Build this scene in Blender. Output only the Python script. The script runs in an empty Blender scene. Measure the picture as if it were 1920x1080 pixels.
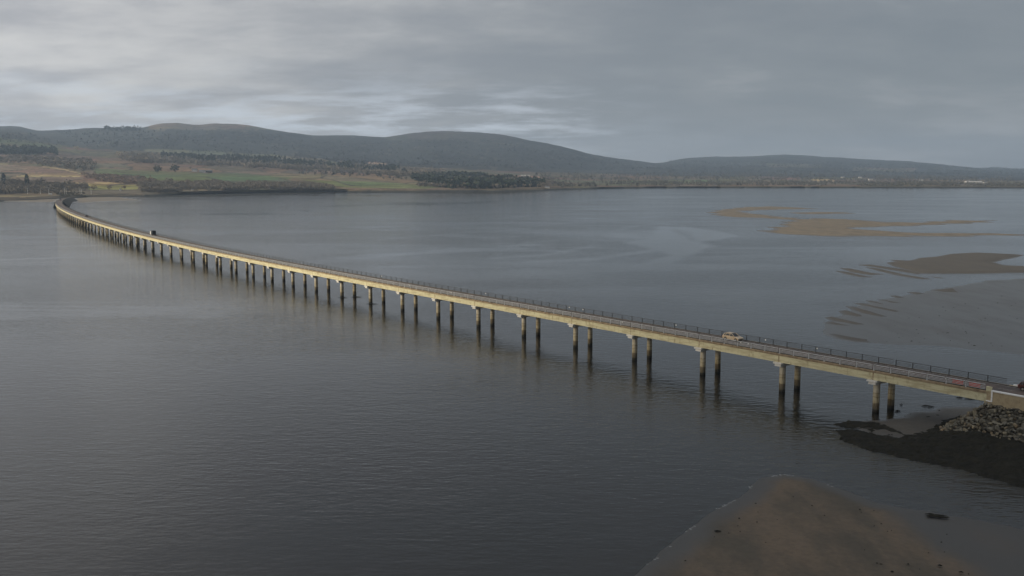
import bpy, bmesh, math, random
import numpy as np
from mathutils import Vector, Matrix
R = math.radians
rng = np.random.default_rng(7)
random.seed(5)
sc = bpy.context.scene
COL = sc.collection
# ------------------------------------------------------------------ camera
H = 44.8            # camera height over the water, metres
F = 1800.0          # focal length in pixels of a 1920 wide frame
HY = 325.0          # row of the true horizon
TH = math.atan((540 - HY) / F)
cam_d = bpy.data.cameras.new('camera'); cam = bpy.data.objects.new('camera', cam_d); COL.objects.link(cam)
cam_d.sensor_width = 36; cam_d.lens = 36 * F / 1920; cam_d.clip_start = 0.5; cam_d.clip_end = 60000
cam.location = (0, 0, H); cam.rotation_euler = (math.pi / 2 - TH, 0, 0)
sc.camera = cam
# ------------------------------------------------------------------ light
SUN_EL, SUN_AZ = R(19), R(256)          # azimuth clockwise from +Y (north)
def ndnew(nt, typ, **kw):
    n = nt.nodes.new(typ)
    for k, v in kw.items():
        if k.startswith('i_'): n.inputs[k[2:].replace('_', ' ')].default_value = v
        else: setattr(n, k, v)
    return n
def ramp(nt, pts, interp='LINEAR'):
    n = nt.nodes.new('ShaderNodeValToRGB'); cr = n.color_ramp; cr.interpolation = interp
    while len(cr.elements) < len(pts): cr.elements.new(0.5)
    for e, (p, c) in zip(cr.elements, pts):
        e.position = p; e.color = (*c, 1) if len(c) == 3 else c
    return n
def mth(nt, op, a, b=None, clamp=False):
    n = nt.nodes.new('ShaderNodeMath'); n.operation = op; n.use_clamp = clamp
    for i, v in enumerate((a, b)):
        if v is None: continue
        if isinstance(v, (int, float)): n.inputs[i].default_value = v
        else: nt.links.new(v, n.inputs[i])
    return n.outputs[0]
def mixc(nt, f, a, b, blend='MIX'):
    n = nt.nodes.new('ShaderNodeMix'); n.data_type = 'RGBA'; n.blend_type = blend
    for i, v in ((0, f), (6, a), (7, b)):
        if isinstance(v, (int, float)): n.inputs[i].default_value = v
        elif isinstance(v, tuple): n.inputs[i].default_value = (*v, 1)
        else: nt.links.new(v, n.inputs[i])
    return n.outputs[2]
def smooth01(nt, v, lo, hi):
    n = nt.nodes.new('ShaderNodeMapRange'); n.interpolation_type = 'SMOOTHSTEP'
    nt.links.new(v, n.inputs[0]); n.inputs[1].default_value = lo; n.inputs[2].default_value = hi
    return n.outputs[0]
w = bpy.data.worlds.new('World'); sc.world = w; w.use_nodes = True
nt = w.node_tree; nt.nodes.clear(); L = nt.links.new
out = nt.nodes.new('ShaderNodeOutputWorld'); bg = nt.nodes.new('ShaderNodeBackground'); bg.inputs[1].default_value = 0.1
L(bg.outputs[0], out.inputs[0])
sky = ndnew(nt, 'ShaderNodeTexSky', sky_type='NISHITA', sun_disc=False, sun_elevation=SUN_EL, sun_rotation=SUN_AZ)
tc = nt.nodes.new('ShaderNodeTexCoord'); sep = nt.nodes.new('ShaderNodeSeparateXYZ'); L(tc.outputs['Generated'], sep.inputs[0])
zz = mth(nt, 'MAXIMUM', sep.outputs[2], 0.0)
zc = mth(nt, 'ADD', zz, 0.17)
px_ = mth(nt, 'DIVIDE', sep.outputs[0], zc); py_ = mth(nt, 'DIVIDE', sep.outputs[1], zc)
comb = nt.nodes.new('ShaderNodeCombineXYZ'); L(px_, comb.inputs[0]); L(py_, comb.inputs[1])
def wn(scale, detail, rough, off, sx=1.0, sy=1.0, dist=0.0):
    mp = nt.nodes.new('ShaderNodeMapping'); L(comb.outputs[0], mp.inputs[0])
    mp.inputs['Location'].default_value = off; mp.inputs['Scale'].default_value = (sx, sy, 1)
    mp.inputs['Rotation'].default_value = (0, 0, R(-10))
    n = nt.nodes.new('ShaderNodeTexNoise'); L(mp.outputs[0], n.inputs['Vector'])
    n.inputs['Scale'].default_value = scale; n.inputs['Detail'].default_value = detail; n.inputs['Roughness'].default_value = rough
    n.inputs['Distortion'].default_value = dist
    return n.outputs['Fac']
big = wn(0.62, 5, 0.55, (3.1, 1.7, 0), 1.0, 1.0, 0.15)
fine = wn(2.3, 8, 0.6, (9.2, 4.0, 0), 0.85, 1.15, 0.12)
az = mth(nt, 'DIVIDE', sep.outputs[0], mth(nt, 'MAXIMUM', sep.outputs[1], 0.15))     # tan of azimuth, left negative
west = mth(nt, 'SUBTRACT', 1.0, smooth01(nt, az, -0.65, 0.35))                        # 1 in the west, 0 in the east
n1 = mth(nt, 'ADD', mth(nt, 'MULTIPLY', big, 0.55), mth(nt, 'MULTIPLY', fine, 0.45))
SKY_K = 10.0
lit = smooth01(nt, n1, 0.36, 0.66)
ccol_w = ramp(nt, [(0, (0.335, 0.343, 0.374)), (0.5, (0.458, 0.457, 0.472)), (1, (0.64, 0.63, 0.62))]); L(lit, ccol_w.inputs[0])
ccol_e = ramp(nt, [(0, (0.180, 0.202, 0.226)), (0.6, (0.208, 0.228, 0.250)), (1, (0.27, 0.285, 0.305))]); L(lit, ccol_e.inputs[0])
cc = mixc(nt, west, ccol_e.outputs[0], ccol_w.outputs[0])
# a brighter broken band low over the hills towards the west
lowb = mth(nt, 'MULTIPLY', mth(nt, 'SUBTRACT', 1.0, smooth01(nt, sep.outputs[2], 0.035, 0.12)), smooth01(nt, sep.outputs[2], 0.0, 0.03))
azb = mth(nt, 'SUBTRACT', 1.0, smooth01(nt, az, -0.05, 0.2))
streak = wn(2.6, 8, 0.62, (1.2, 7.7, 0), 0.8, 1.4, 0.15)
lf = mth(nt, 'MULTIPLY', mth(nt, 'MULTIPLY', lowb, azb), smooth01(nt, streak, 0.42, 0.66))
cc = mixc(nt, mth(nt, 'MULTIPLY', lf, 0.8), cc, (0.60, 0.66, 0.74))
vm = nt.nodes.new('ShaderNodeVectorMath'); vm.operation = 'SCALE'; L(cc, vm.inputs[0])
L(mth(nt, 'MULTIPLY', SKY_K, mth(nt, 'ADD', 1.0, mth(nt, 'MULTIPLY', smooth01(nt, sep.outputs[2], 0.35, 0.8), 0.7))), vm.inputs['Scale'])
fin = mixc(nt, 0.95, sky.outputs[0], vm.outputs[0]); L(fin, bg.inputs[0])

sd = bpy.data.lights.new('sun', 'SUN'); sd.energy = 4.3; sd.angle = R(7); sd.color = (1, 0.88, 0.68)
sun = bpy.data.objects.new('sun', sd); COL.objects.link(sun)
sdir = Vector((math.sin(SUN_AZ) * math.cos(SUN_EL), math.cos(SUN_AZ) * math.cos(SUN_EL), math.sin(SUN_EL)))
sun.rotation_euler = sdir.to_track_quat('Z', 'Y').to_euler(); sun.location = sdir * 500
vs = sc.view_settings; vs.view_transform = 'Standard'; vs.look = 'None'; vs.gamma = 1; vs.exposure = 0.15; vs.use_curve_mapping = False
sc.cycles.volume_bounces = 0; sc.cycles.max_bounces = 6; sc.cycles.use_denoising = True

# ------------------------------------------------------------------ helpers
def ray(x, y):
    u = (np.asarray(x, float) - 960) / F; v = (np.asarray(y, float) - 540) / F
    return u, math.cos(TH) - v * math.sin(TH), -(math.sin(TH) + v * math.cos(TH))
def P(x, y, z=0.0):
    a, b, c = ray(x, y); t = (z - H) / c
    return np.stack([a * t, b * t, np.zeros_like(a * t) + z], -1)
def G(x, y, Y):
    a, b, c = ray(x, y); t = Y / b
    return np.stack([a * t, b * t, H + c * t], -1)
def proj(p):
    p = np.asarray(p, float); X, Y, Z = p[..., 0], p[..., 1], p[..., 2] - H
    d = Y * math.cos(TH) - Z * math.sin(TH); up = Y * math.sin(TH) + Z * math.cos(TH)
    return 960 + F * X / d, 540 - F * up / d
def hash2(i, j, s):
    n = (i.astype(np.int64) * 374761393 + j.astype(np.int64) * 668265263 + s * 1442695041) & 0x7fffffff
    n = ((n ^ (n >> 13)) * 1274126177) & 0x7fffffff
    n = (n ^ (n >> 16)) & 0xffffff
    return n / float(0xffffff)
def vnoise(x, y, s=0):
    xi = np.floor(x); yi = np.floor(y); fx = x - xi; fy = y - yi
    fx = fx * fx * (3 - 2 * fx); fy = fy * fy * (3 - 2 * fy)
    a = hash2(xi, yi, s); b = hash2(xi + 1, yi, s); c = hash2(xi, yi + 1, s); d = hash2(xi + 1, yi + 1, s)
    return (a * (1 - fx) + b * fx) * (1 - fy) + (c * (1 - fx) + d * fx) * fy
def fbm(x, y, o=4, s=0):
    r = 0; a = 0.5; t = 0
    for k in range(o):
        r = r + a * vnoise(x * 2 ** k + 17.3 * k, y * 2 ** k - 9.1 * k, s + k); t += a; a *= 0.5
    return r / t
def inpoly(x, y, poly):
    x = np.asarray(x); y = np.asarray(y); r = np.zeros(x.shape, bool); n = len(poly)
    for i in range(n):
        x1, y1 = poly[i]; x2, y2 = poly[(i + 1) % n]
        if y1 == y2: continue
        c = ((y1 > y) != (y2 > y)) & (x < (x2 - x1) * (y - y1) / (y2 - y1) + x1)
        r ^= c
    return r
def segdist(x, y, p, q):
    dx, dy = q[0] - p[0], q[1] - p[1]; l = dx * dx + dy * dy + 1e-9
    t = np.clip(((x - p[0]) * dx + (y - p[1]) * dy) / l, 0, 1)
    return np.hypot(x - p[0] - t * dx, y - p[1] - t * dy)
def sdist(x, y, poly):
    d = np.full(np.shape(x), 1e9)
    for i in range(len(poly)): d = np.minimum(d, segdist(x, y, poly[i], poly[(i + 1) % len(poly)]))
    return np.where(inpoly(x, y, poly), d, -d)
def tag(o, label=None, cat=None, group=None, kind=None):
    if label: o['label'] = label
    if cat: o['category'] = cat
    if group: o['group'] = group
    if kind: o['kind'] = kind
    return o
def link(name, me, m, parent=None, smooth=False):
    if m is not None:
        for mm in (m if isinstance(m, (list, tuple)) else [m]): me.materials.append(mm)
    if smooth: me.polygons.foreach_set('use_smooth', np.ones(len(me.polygons), bool))
    o = bpy.data.objects.new(name, me); COL.objects.link(o)
    if parent is not None: o.parent = parent
    return o
def pymesh(name, v, f):
    me = bpy.data.meshes.new(name); me.from_pydata([tuple(map(float, a)) for a in v], [], f); me.update(); return me
def npmesh(name, v, f):
    """v (N,3), f (M,k) all faces of k corners"""
    v = np.ascontiguousarray(v, np.float32); f = np.ascontiguousarray(f, np.int32)
    me = bpy.data.meshes.new(name); me.vertices.add(len(v)); me.vertices.foreach_set('co', v.ravel())
    k = f.shape[1]; me.loops.add(f.size); me.loops.foreach_set('vertex_index', f.ravel())
    me.polygons.add(len(f)); me.polygons.foreach_set('loop_start', np.arange(0, f.size, k, dtype=np.int32))
    me.update(calc_edges=True); me.validate(); return me
def gridmesh(name, pts):
    n, m = pts.shape[:2]; i = np.arange(n * m).reshape(n, m)
    f = np.stack([i[:-1, :-1], i[:-1, 1:], i[1:, 1:], i[1:, :-1]], -1).reshape(-1, 4)
    return npmesh(name, pts.reshape(-1, 3), f)
def vcol(me, cols, name='cover'):
    a = me.color_attributes.new(name, 'FLOAT_COLOR', 'POINT')
    c = np.ones((len(me.vertices), 4), np.float32); c[:, :3] = cols; a.data.foreach_set('color', c.ravel())
def empty(name, loc=(0, 0, 0), rz=0.0):
    o = bpy.data.objects.new(name, None); o.location = loc; o.rotation_euler = (0, 0, rz); COL.objects.link(o); return o
class MB:
    def __init__(s): s.v = []; s.f = []
    def add(s, v, f):
        n = len(s.v); s.v += [tuple(map(float, a)) for a in v]; s.f += [tuple(i + n for i in g) for g in f]; return s
    def box(s, c, d, rz=0.0):
        x, y, z = d[0] / 2, d[1] / 2, d[2] / 2; cs, sn = math.cos(rz), math.sin(rz); v = []
        for k in (-1, 1):
            for a, b in ((-1, -1), (1, -1), (1, 1), (-1, 1)):
                X, Y = a * x, b * y; v.append((c[0] + X * cs - Y * sn, c[1] + X * sn + Y * cs, c[2] + k * z))
        return s.add(v, [(3, 2, 1, 0), (4, 5, 6, 7), (0, 1, 5, 4), (1, 2, 6, 5), (2, 3, 7, 6), (3, 0, 4, 7)])
    def tube(s, p, q, r0, r1=None, n=10):
        r1 = r0 if r1 is None else r1; p = Vector(p); q = Vector(q); d = (q - p).normalized()
        a = d.orthogonal().normalized(); b = d.cross(a); v = []
        for c, r in ((p, r0), (q, r1)):
            for k in range(n):
                t = 2 * math.pi * k / n; v.append(c + (a * math.cos(t) + b * math.sin(t)) * r)
        f = [(k, (k + 1) % n, n + (k + 1) % n, n + k) for k in range(n)] + [tuple(range(n))[::-1], tuple(range(n, 2 * n))]
        return s.add(v, f)
    def build(s, name, m, parent=None, smooth=False):
        me = pymesh(name, s.v, s.f); return link(name, me, m, parent, smooth)
# ------------------------------------------------------------------ materials
def mat(name, c, rough=0.8, spec=0.3, metal=0.0, var=None, bump=None, attr=None):
    """var=(colour2, scale, lo, hi[, stretch]); bump=(scale, distance)"""
    m = bpy.data.materials.new(name); m.use_nodes = True; t = m.node_tree; b = t.nodes['Principled BSDF']
    b.inputs['Roughness'].default_value = rough; b.inputs['Specular IOR Level'].default_value = spec; b.inputs['Metallic'].default_value = metal
    geo = t.nodes.new('ShaderNodeNewGeometry'); src = geo.outputs['Position']
    col = None
    if attr:
        a = t.nodes.new('ShaderNodeAttribute'); a.attribute_name = attr; col = a.outputs['Color']
    b.inputs['Base Color'].default_value = (*c, 1)
    for vv in (var if isinstance(var, list) else [var] if var else []):
        mp = t.nodes.new('ShaderNodeMapping'); t.links.new(src, mp.inputs[0])
        if len(vv) > 4: mp.inputs['Scale'].default_value = vv[4]
        n = t.nodes.new('ShaderNodeTexNoise'); t.links.new(mp.outputs[0], n.inputs['Vector'])
        n.inputs['Scale'].default_value = vv[1]; n.inputs['Detail'].default_value = 6; n.inputs['Roughness'].default_value = 0.62
        f = smooth01(t, n.outputs['Fac'], vv[2], vv[3])
        if attr: col = mixc(t, f, col, mixc(t, 1.0, col, vv[0], 'MULTIPLY'))
        else: col = mixc(t, f, col if col is not None else c, vv[0])
    if col is not None: t.links.new(col, b.inputs['Base Color'])
    if bump:
        n = t.nodes.new('ShaderNodeTexNoise'); t.links.new(src, n.inputs['Vector']); n.inputs['Scale'].default_value = bump[0]; n.inputs['Detail'].default_value = 5
        bp = t.nodes.new('ShaderNodeBump'); bp.inputs['Distance'].default_value = bump[1]; bp.inputs['Strength'].default_value = 1
        t.links.new(n.outputs['Fac'], bp.inputs['Height']); t.links.new(bp.outputs[0], b.inputs['Normal'])
    return m
M = {}
M['fascia'] = mat('fascia_concrete', (0.53, 0.49, 0.315), 0.85, 0.2, var=[((0.36, 0.31, 0.19), 0.8, 0.40, 0.7, (0.35, 0.35, 2.5)), ((0.24, 0.19, 0.11), 1.6, 0.52, 0.78, (1, 1, 0.3)), ((0.54, 0.50, 0.38), 3.0, 0.62, 0.8, (1, 1, 0.4))], bump=(6, 0.01))
M['coping'] = mat('weathered_coping', (0.26, 0.20, 0.125), 0.9, 0.2, var=[((0.15, 0.11, 0.07), 1.1, 0.4, 0.7), ((0.38, 0.33, 0.24), 1.7, 0.62, 0.75)], bump=(8, 0.01))
M['cap'] = mat('cap_concrete', (0.58, 0.56, 0.51), 0.8, 0.2, var=((0.42, 0.38, 0.3), 1.5, 0.5, 0.8))
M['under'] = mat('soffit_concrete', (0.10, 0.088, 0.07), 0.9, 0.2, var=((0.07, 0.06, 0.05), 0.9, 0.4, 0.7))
M['asphalt'] = mat('asphalt', (0.115, 0.088, 0.074), 0.85, 0.25, var=[((0.07, 0.06, 0.055), 0.25, 0.4, 0.65), ((0.12, 0.10, 0.088), 1.5, 0.55, 0.8)])
M['verge'] = mat('shaded_verge_concrete', (0.055, 0.05, 0.044), 0.9, 0.2, var=((0.08, 0.07, 0.06), 0.9, 0.4, 0.7))  # concrete darkened to paint in the shadow band along the rails
M['housewall'] = mat('pale_render', (0.38, 0.37, 0.35), 0.9, 0.1)
M['line'] = mat('road_paint', (0.5, 0.48, 0.42), 0.7, 0.2, var=((0.16, 0.14, 0.12), 2.5, 0.45, 0.6))
M['steel'] = mat('galvanised_steel', (0.42, 0.43, 0.43), 0.5, 0.4, 0.25, var=((0.30, 0.30, 0.29), 1.1, 0.45, 0.7))
M['shadesteel'] = mat('shaded_rail_steel', (0.045, 0.048, 0.05), 0.55, 0.4, 0.0, var=((0.05, 0.05, 0.05), 1.3, 0.5, 0.7))  # far parapet steel, its shaded side put into the colour
M['white'] = mat('white_paint', (0.72, 0.71, 0.67), 0.6, 0.3, var=((0.5, 0.48, 0.43), 2.0, 0.5, 0.8))
M['wall'] = mat('wing_wall_render', (0.36, 0.29, 0.18), 0.9, 0.2, var=[((0.27, 0.21, 0.125), 1.3, 0.45, 0.7), ((0.2, 0.17, 0.12), 3.5, 0.6, 0.75)], bump=(7, 0.01))
M['red'] = mat('red_plastic', (0.55, 0.075, 0.04), 0.5, 0.4, var=((0.4, 0.05, 0.03), 2, 0.5, 0.7))
M['glass'] = mat('dark_glass', (0.02, 0.025, 0.03), 0.3, 0.25)
M['tyre'] = mat('tyre_rubber', (0.02, 0.02, 0.02), 0.9, 0.2)
M['rim'] = mat('wheel_metal', (0.35, 0.33, 0.3), 0.4, 0.5, 0.6)
M['gold'] = mat('champagne_paint', (0.55, 0.43, 0.29), 0.35, 0.5, 0.25, var=((0.40, 0.31, 0.2), 2.0, 0.5, 0.7))
M['darkbox'] = mat('dark_panel_paint', (0.02, 0.025, 0.028), 0.5, 0.4)
M['darkred'] = mat('dark_red_paint', (0.075, 0.025, 0.018), 0.5, 0.3)
M['blackcar'] = mat('black_paint', (0.02, 0.02, 0.022), 0.3, 0.5)
M['lamp'] = mat('lens', (0.7, 0.65, 0.55), 0.2, 0.5)
M['boulder'] = mat('boulder_rock', (0.175, 0.165, 0.135), 0.9, 0.25, var=[((0.085, 0.078, 0.062), 0.9, 0.42, 0.6), ((0.30, 0.25, 0.17), 1.6, 0.55, 0.75)], bump=(5, 0.05))
M['rockfill'] = mat('rock_fill', (0.05, 0.045, 0.036), 0.95, 0.2, var=((0.09, 0.08, 0.06), 1.2, 0.4, 0.7), bump=(2, 0.2))
M['hillwood'] = mat('hill_forest', (0.027, 0.031, 0.030), 0.9, 0.1)
M['farwood'] = mat('distant_wood', (0.07, 0.068, 0.058), 0.9, 0.1)
M['trunk'] = mat('bark', (0.10, 0.08, 0.06), 0.9, 0.2)
M['bare'] = mat('bare_branches', (0.135, 0.118, 0.095), 0.9, 0.1, var=((0.165, 0.142, 0.11), 0.05, 0.4, 0.6))
M['barered'] = mat('reddish_twigs', (0.21, 0.15, 0.118), 0.9, 0.1, var=((0.17, 0.135, 0.10), 0.05, 0.4, 0.6))
M['pale'] = mat('pale_branches', (0.30, 0.25, 0.18), 0.9, 0.1)
M['conifer'] = mat('conifer_needles', (0.022, 0.032, 0.022), 0.9, 0.1, var=((0.035, 0.042, 0.026), 0.04, 0.4, 0.6))
M['scrub'] = mat('scrub_leaves', (0.10, 0.092, 0.06), 0.9, 0.1, var=((0.055, 0.045, 0.03), 0.03, 0.4, 0.6))
M['slate'] = mat('slate_roof', (0.10, 0.10, 0.105), 0.8, 0.3)
M['weed'] = mat('seaweed', (0.017, 0.016, 0.012), 0.85, 0.1, var=[((0.024, 0.022, 0.015), 0.5, 0.42, 0.62)], bump=(3, 0.25))

t_ = M['boulder'].node_tree; b_ = t_.nodes['Principled BSDF']; oi = t_.nodes.new('ShaderNodeObjectInfo')
rr_ = ramp(t_, [(0, (.55, .52, .48)), (.3, (.95, .92, .85)), (.6, (.75, .75, .74)), (.85, (1.25, 1.15, .95)), (1, (1.1, .88, .68))]); t_.links.new(oi.outputs['Random'], rr_.inputs[0])
old = b_.inputs['Base Color'].links[0].from_socket; t_.links.new(mixc(t_, 1.0, old, rr_.outputs[0], 'MULTIPLY'), b_.inputs['Base Color'])
# column: tide marks by height
def column_mat():
    m = bpy.data.materials.new('tide_marked_column'); m.use_nodes = True; t = m.node_tree; b = t.nodes['Principled BSDF']; l = t.links.new
    g = t.nodes.new('ShaderNodeNewGeometry'); s = t.nodes.new('ShaderNodeSeparateXYZ'); l(g.outputs['Position'], s.inputs[0])
    n = t.nodes.new('ShaderNodeTexNoise'); l(g.outputs['Position'], n.inputs['Vector']); n.inputs['Scale'].default_value = 0.9; n.inputs['Detail'].default_value = 5
    z = mth(t, 'ADD', s.outputs[2], mth(t, 'MULTIPLY', mth(t, 'SUBTRACT', n.outputs['Fac'], 0.5), 0.9))
    r = ramp(t, [(0.0, (0.018, 0.017, 0.013)), (0.13, (0.026, 0.024, 0.018)), (0.17, (0.10, 0.085, 0.055)), (0.34, (0.14, 0.11, 0.07)), (0.37, (0.33, 0.28, 0.18)),
                 (0.50, (0.38, 0.33, 0.22)), (0.52, (0.17, 0.13, 0.075)), (0.54, (0.38, 0.33, 0.22)), (0.62, (0.38, 0.33, 0.23)), (0.64, (0.20, 0.16, 0.10)), (0.67, (0.46, 0.41, 0.31)), (1.0, (0.48, 0.44, 0.35))])
    l(mth(t, 'DIVIDE', mth(t, 'ADD', z, 0.35), 6.2), r.inputs[0])
    n2 = t.nodes.new('ShaderNodeTexNoise'); mp = t.nodes.new('ShaderNodeMapping'); mp.inputs['Scale'].default_value = (1, 1, 0.15); l(g.outputs['Position'], mp.inputs[0]); l(mp.outputs[0], n2.inputs['Vector']); n2.inputs['Scale'].default_value = 3
    c = mixc(t, smooth01(t, n2.outputs['Fac'], 0.45, 0.7), r.outputs[0], mixc(t, 1.0, r.outputs[0], (0.6, 0.55, 0.45), 'MULTIPLY'))
    l(c, b.inputs['Base Color']); b.inputs['Roughness'].default_value = 0.8; b.inputs['Specular IOR Level'].default_value = 0.25
    return m
M['column'] = column_mat()
# sand: wet and glossy near the water level, dry above it
def sand_mat(name, dry, dry2, wet, zdry, zwet=0.0, rwet=.3, rdry=.75, bd=.03):
    m = bpy.data.materials.new(name); m.use_nodes = True; t = m.node_tree; b = t.nodes['Principled BSDF']; l = t.links.new
    g = t.nodes.new('ShaderNodeNewGeometry'); s = t.nodes.new('ShaderNodeSeparateXYZ'); l(g.outputs['Position'], s.inputs[0])
    def nz(sc_, st=(1, 1, 1), d=6):
        mp = t.nodes.new('ShaderNodeMapping'); mp.inputs['Scale'].default_value = st; mp.inputs['Rotation'].default_value = (0, 0, R(25)); l(g.outputs['Position'], mp.inputs[0])
        n = t.nodes.new('ShaderNodeTexNoise'); l(mp.outputs[0], n.inputs['Vector']); n.inputs['Scale'].default_value = sc_; n.inputs['Detail'].default_value = d; n.inputs['Roughness'].default_value = 0.6; return n.outputs['Fac']
    f = smooth01(t, mth(t, 'ADD', s.outputs[2], mth(t, 'MULTIPLY', mth(t, 'SUBTRACT', nz(0.1, (1, 0.3, 1)), 0.5), zdry * 1.2)), zwet, zdry)
    dc = mixc(t, smooth01(t, nz(0.12, (1, 0.35, 1)), 0.4, 0.62), dry, dry2)
    dc = mixc(t, smooth01(t, nz(1.3), 0.35, 0.7), dc, mixc(t, 1.0, dc, (0.8, 0.8, 0.8), 'MULTIPLY'))
    l(mixc(t, f, wet, dc), b.inputs['Base Color'])
    l(mth(t, 'ADD', mth(t, 'MULTIPLY', f, rdry - rwet), rwet), b.inputs['Roughness']); b.inputs['Specular IOR Level'].default_value = 0.4
    bp = t.nodes.new('ShaderNodeBump'); bp.inputs['Distance'].default_value = bd; l(nz(2.4, (1, 0.5, 1)), bp.inputs['Height']); l(bp.outputs[0], b.inputs['Normal'])
    return m
M['sand'] = sand_mat('brown_sand', (0.125, 0.090, 0.057), (0.075, 0.060, 0.040), (0.052, 0.048, 0.042), 0.20, 0.02, .50, .78, .02)
M['mud2'] = sand_mat('brown_mud', (0.078, 0.068, 0.053), (0.066, 0.058, 0.047), (0.055, 0.05, 0.044), 0.16, -.01, .38, .7, .012)
M['foam'] = mat('foam', (.32, .32, .31), .6, .3)
M['sandfar'] = sand_mat('pale_sand', (0.175, 0.14, 0.095), (0.13, 0.108, 0.078), (0.07, 0.06, 0.048), 0.22)
M['mud'] = sand_mat('grey_mud', (0.08, 0.072, 0.06), (0.065, 0.06, 0.052), (0.055, 0.052, 0.047), 0.30, 0.0, .30, .50, .006)
def water_mat():
    m = bpy.data.materials.new('rippled_water'); m.use_nodes = True; t = m.node_tree; b = t.nodes['Principled BSDF']; l = t.links.new
    g = t.nodes.new('ShaderNodeNewGeometry')
    def nz(sc_, st, rot, d=3, rough=0.5, dist=0.0):
        mp = t.nodes.new('ShaderNodeMapping'); mp.inputs['Scale'].default_value = st; mp.inputs['Rotation'].default_value = (0, 0, R(rot)); l(g.outputs['Position'], mp.inputs[0])
        n = t.nodes.new('ShaderNodeTexNoise'); l(mp.outputs[0], n.inputs['Vector']); n.inputs['Scale'].default_value = sc_; n.inputs['Detail'].default_value = d; n.inputs['Roughness'].default_value = rough; n.inputs['Distortion'].default_value = dist
        return n.outputs['Fac']
    h = mth(t, 'ADD', mth(t, 'MULTIPLY', nz(0.55, (0.45, 1, 1), 8, 3, 0.5), 0.5), mth(t, 'MULTIPLY', nz(1.25, (0.42, 1, 1), 5, 3, 0.55), 0.42))
    h = mth(t, 'ADD', h, mth(t, 'MULTIPLY', nz(0.16, (0.5, 1, 1), 20, 2), 0.35))
    ca = t.nodes.new('ShaderNodeAttribute'); ca.attribute_name = 'calm'; calm = ca.outputs['Fac']
    slick = smooth01(t, nz(0.0065, (0.5, 1, 1), -20, 6, 0.62, 2.2), 0.535, 0.60)
    gust = smooth01(t, nz(0.010, (0.5, 1, 1), 15, 4, 0.55, 0.5), 0.35, 0.65)
    st = mth(t, 'MULTIPLY', mth(t, 'ADD', 0.45, mth(t, 'MULTIPLY', gust, 0.55)), mth(t, 'MULTIPLY', mth(t, 'SUBTRACT', 1.0, mth(t, 'MULTIPLY', slick, 0.45)), mth(t, 'SUBTRACT', 1.0, mth(t, 'MULTIPLY', calm, 0.8))))
    bp = t.nodes.new('ShaderNodeBump'); bp.inputs['Distance'].default_value = 0.23; l(h, bp.inputs['Height']); l(st, bp.inputs['Strength']); l(bp.outputs[0], b.inputs['Normal'])
    b.inputs['Base Color'].default_value = (0.014, 0.014, 0.012, 1); b.inputs['Roughness'].default_value = 0.07; b.inputs['IOR'].default_value = 1.333
    return m
M['water'] = water_mat()
# ------------------------------------------------------------------ water
wx_ = np.concatenate([[-16000, -6000, -3000, -1700], np.arange(-1000, 330, 4.5), [800, 2000, 4500, 16000]])
wy_ = np.concatenate([[-3000, -600, 0, 200], np.arange(380, 1960, 6.0), [2600, 3600, 6000, 14000]])
WX, WY = np.meshgrid(wx_, wy_, indexing='ij')
me = gridmesh('water', np.stack([WY * 0 + WX, WY, WX * 0], -1)); me.flip_normals()
wpx, wpy = proj(np.stack([WX, np.maximum(WY, 150), WX * 0], -1))
wob = (fbm(WX / 60, WY / 90, 4, 201) - .5)
wpx = wpx + wob * 40; wpy = wpy + wob * 9
calm = np.zeros(WX.shape)
def calm_line(pts_, w_, k_=1.0):
    global calm
    d_ = np.full(WX.shape, 1e9)
    for a, b in zip(pts_[:-1], pts_[1:]): d_ = np.minimum(d_, segdist(wpx, wpy * 3, (a[0], a[1] * 3), (b[0], b[1] * 3)))
    calm = np.maximum(calm, k_ * np.clip(1.3 - d_ / (w_ * 3), 0, 1))
def calm_area(poly, k_=1.0, soft=9.0):
    global calm
    q = [(a, b * 3) for a, b in poly]; calm = np.maximum(calm, k_ * np.clip(.5 + sdist(wpx, wpy * 3, q) / soft, 0, 1))
calm_line([(880, 380), (960, 377), (1060, 376), (1130, 374), (1370, 366)], 1.2, .9)
calm_line([(960, 372), (1150, 369), (1400, 362)], .8, .6)
calm_line([(930, 485), (1000, 478), (1060, 472), (1110, 460)], 2.5, .6)
calm_line([(1000, 492), (1090, 487), (1150, 480), (1220, 472), (1260, 465)], 3, .8)
calm_line([(1150, 430), (1200, 424), (1240, 420), (1290, 424)], 1.6, .6)
calm_line([(385, 402), (480, 402), (560, 400), (600, 391), (650, 386), (760, 383), (900, 380)], 2.2, .8)
calm_line([(-40, 488), (60, 486), (150, 484)], 1.2, .6)
calm_line([(700, 452), (860, 440), (1000, 430)], 1.6, .4)
calm_area([(1222, 432), (1240, 424), (1290, 426), (1340, 431), (1378, 441), (1350, 451), (1318, 453), (1345, 463), (1320, 476), (1280, 487), (1230, 497), (1170, 502), (1190, 494), (1262, 480), (1240, 470), (1200, 462), (1172, 456), (1225, 446)], .9)
hole = np.clip(.5 + sdist(wpx, wpy * 3, [(1253, 432 * 3), (1275, 431 * 3), (1312, 450 * 3), (1300, 453 * 3)]) / 8, 0, 1); calm = calm * (1 - hole * .8)
calm_area([(1000, 505), (1100, 512), (1180, 520), (1160, 545), (1060, 530), (960, 512)], .3, 30)
calm *= .75 + .5 * fbm(WX / 25, WY / 40, 3, 205)
a_ = me.attributes.new('calm', 'FLOAT', 'POINT'); a_.data.foreach_set('value', np.ascontiguousarray(calm.ravel(), np.float32))
tag(link('water', me, M['water']), 'grey rippled water of the wide firth', kind='structure')
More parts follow.
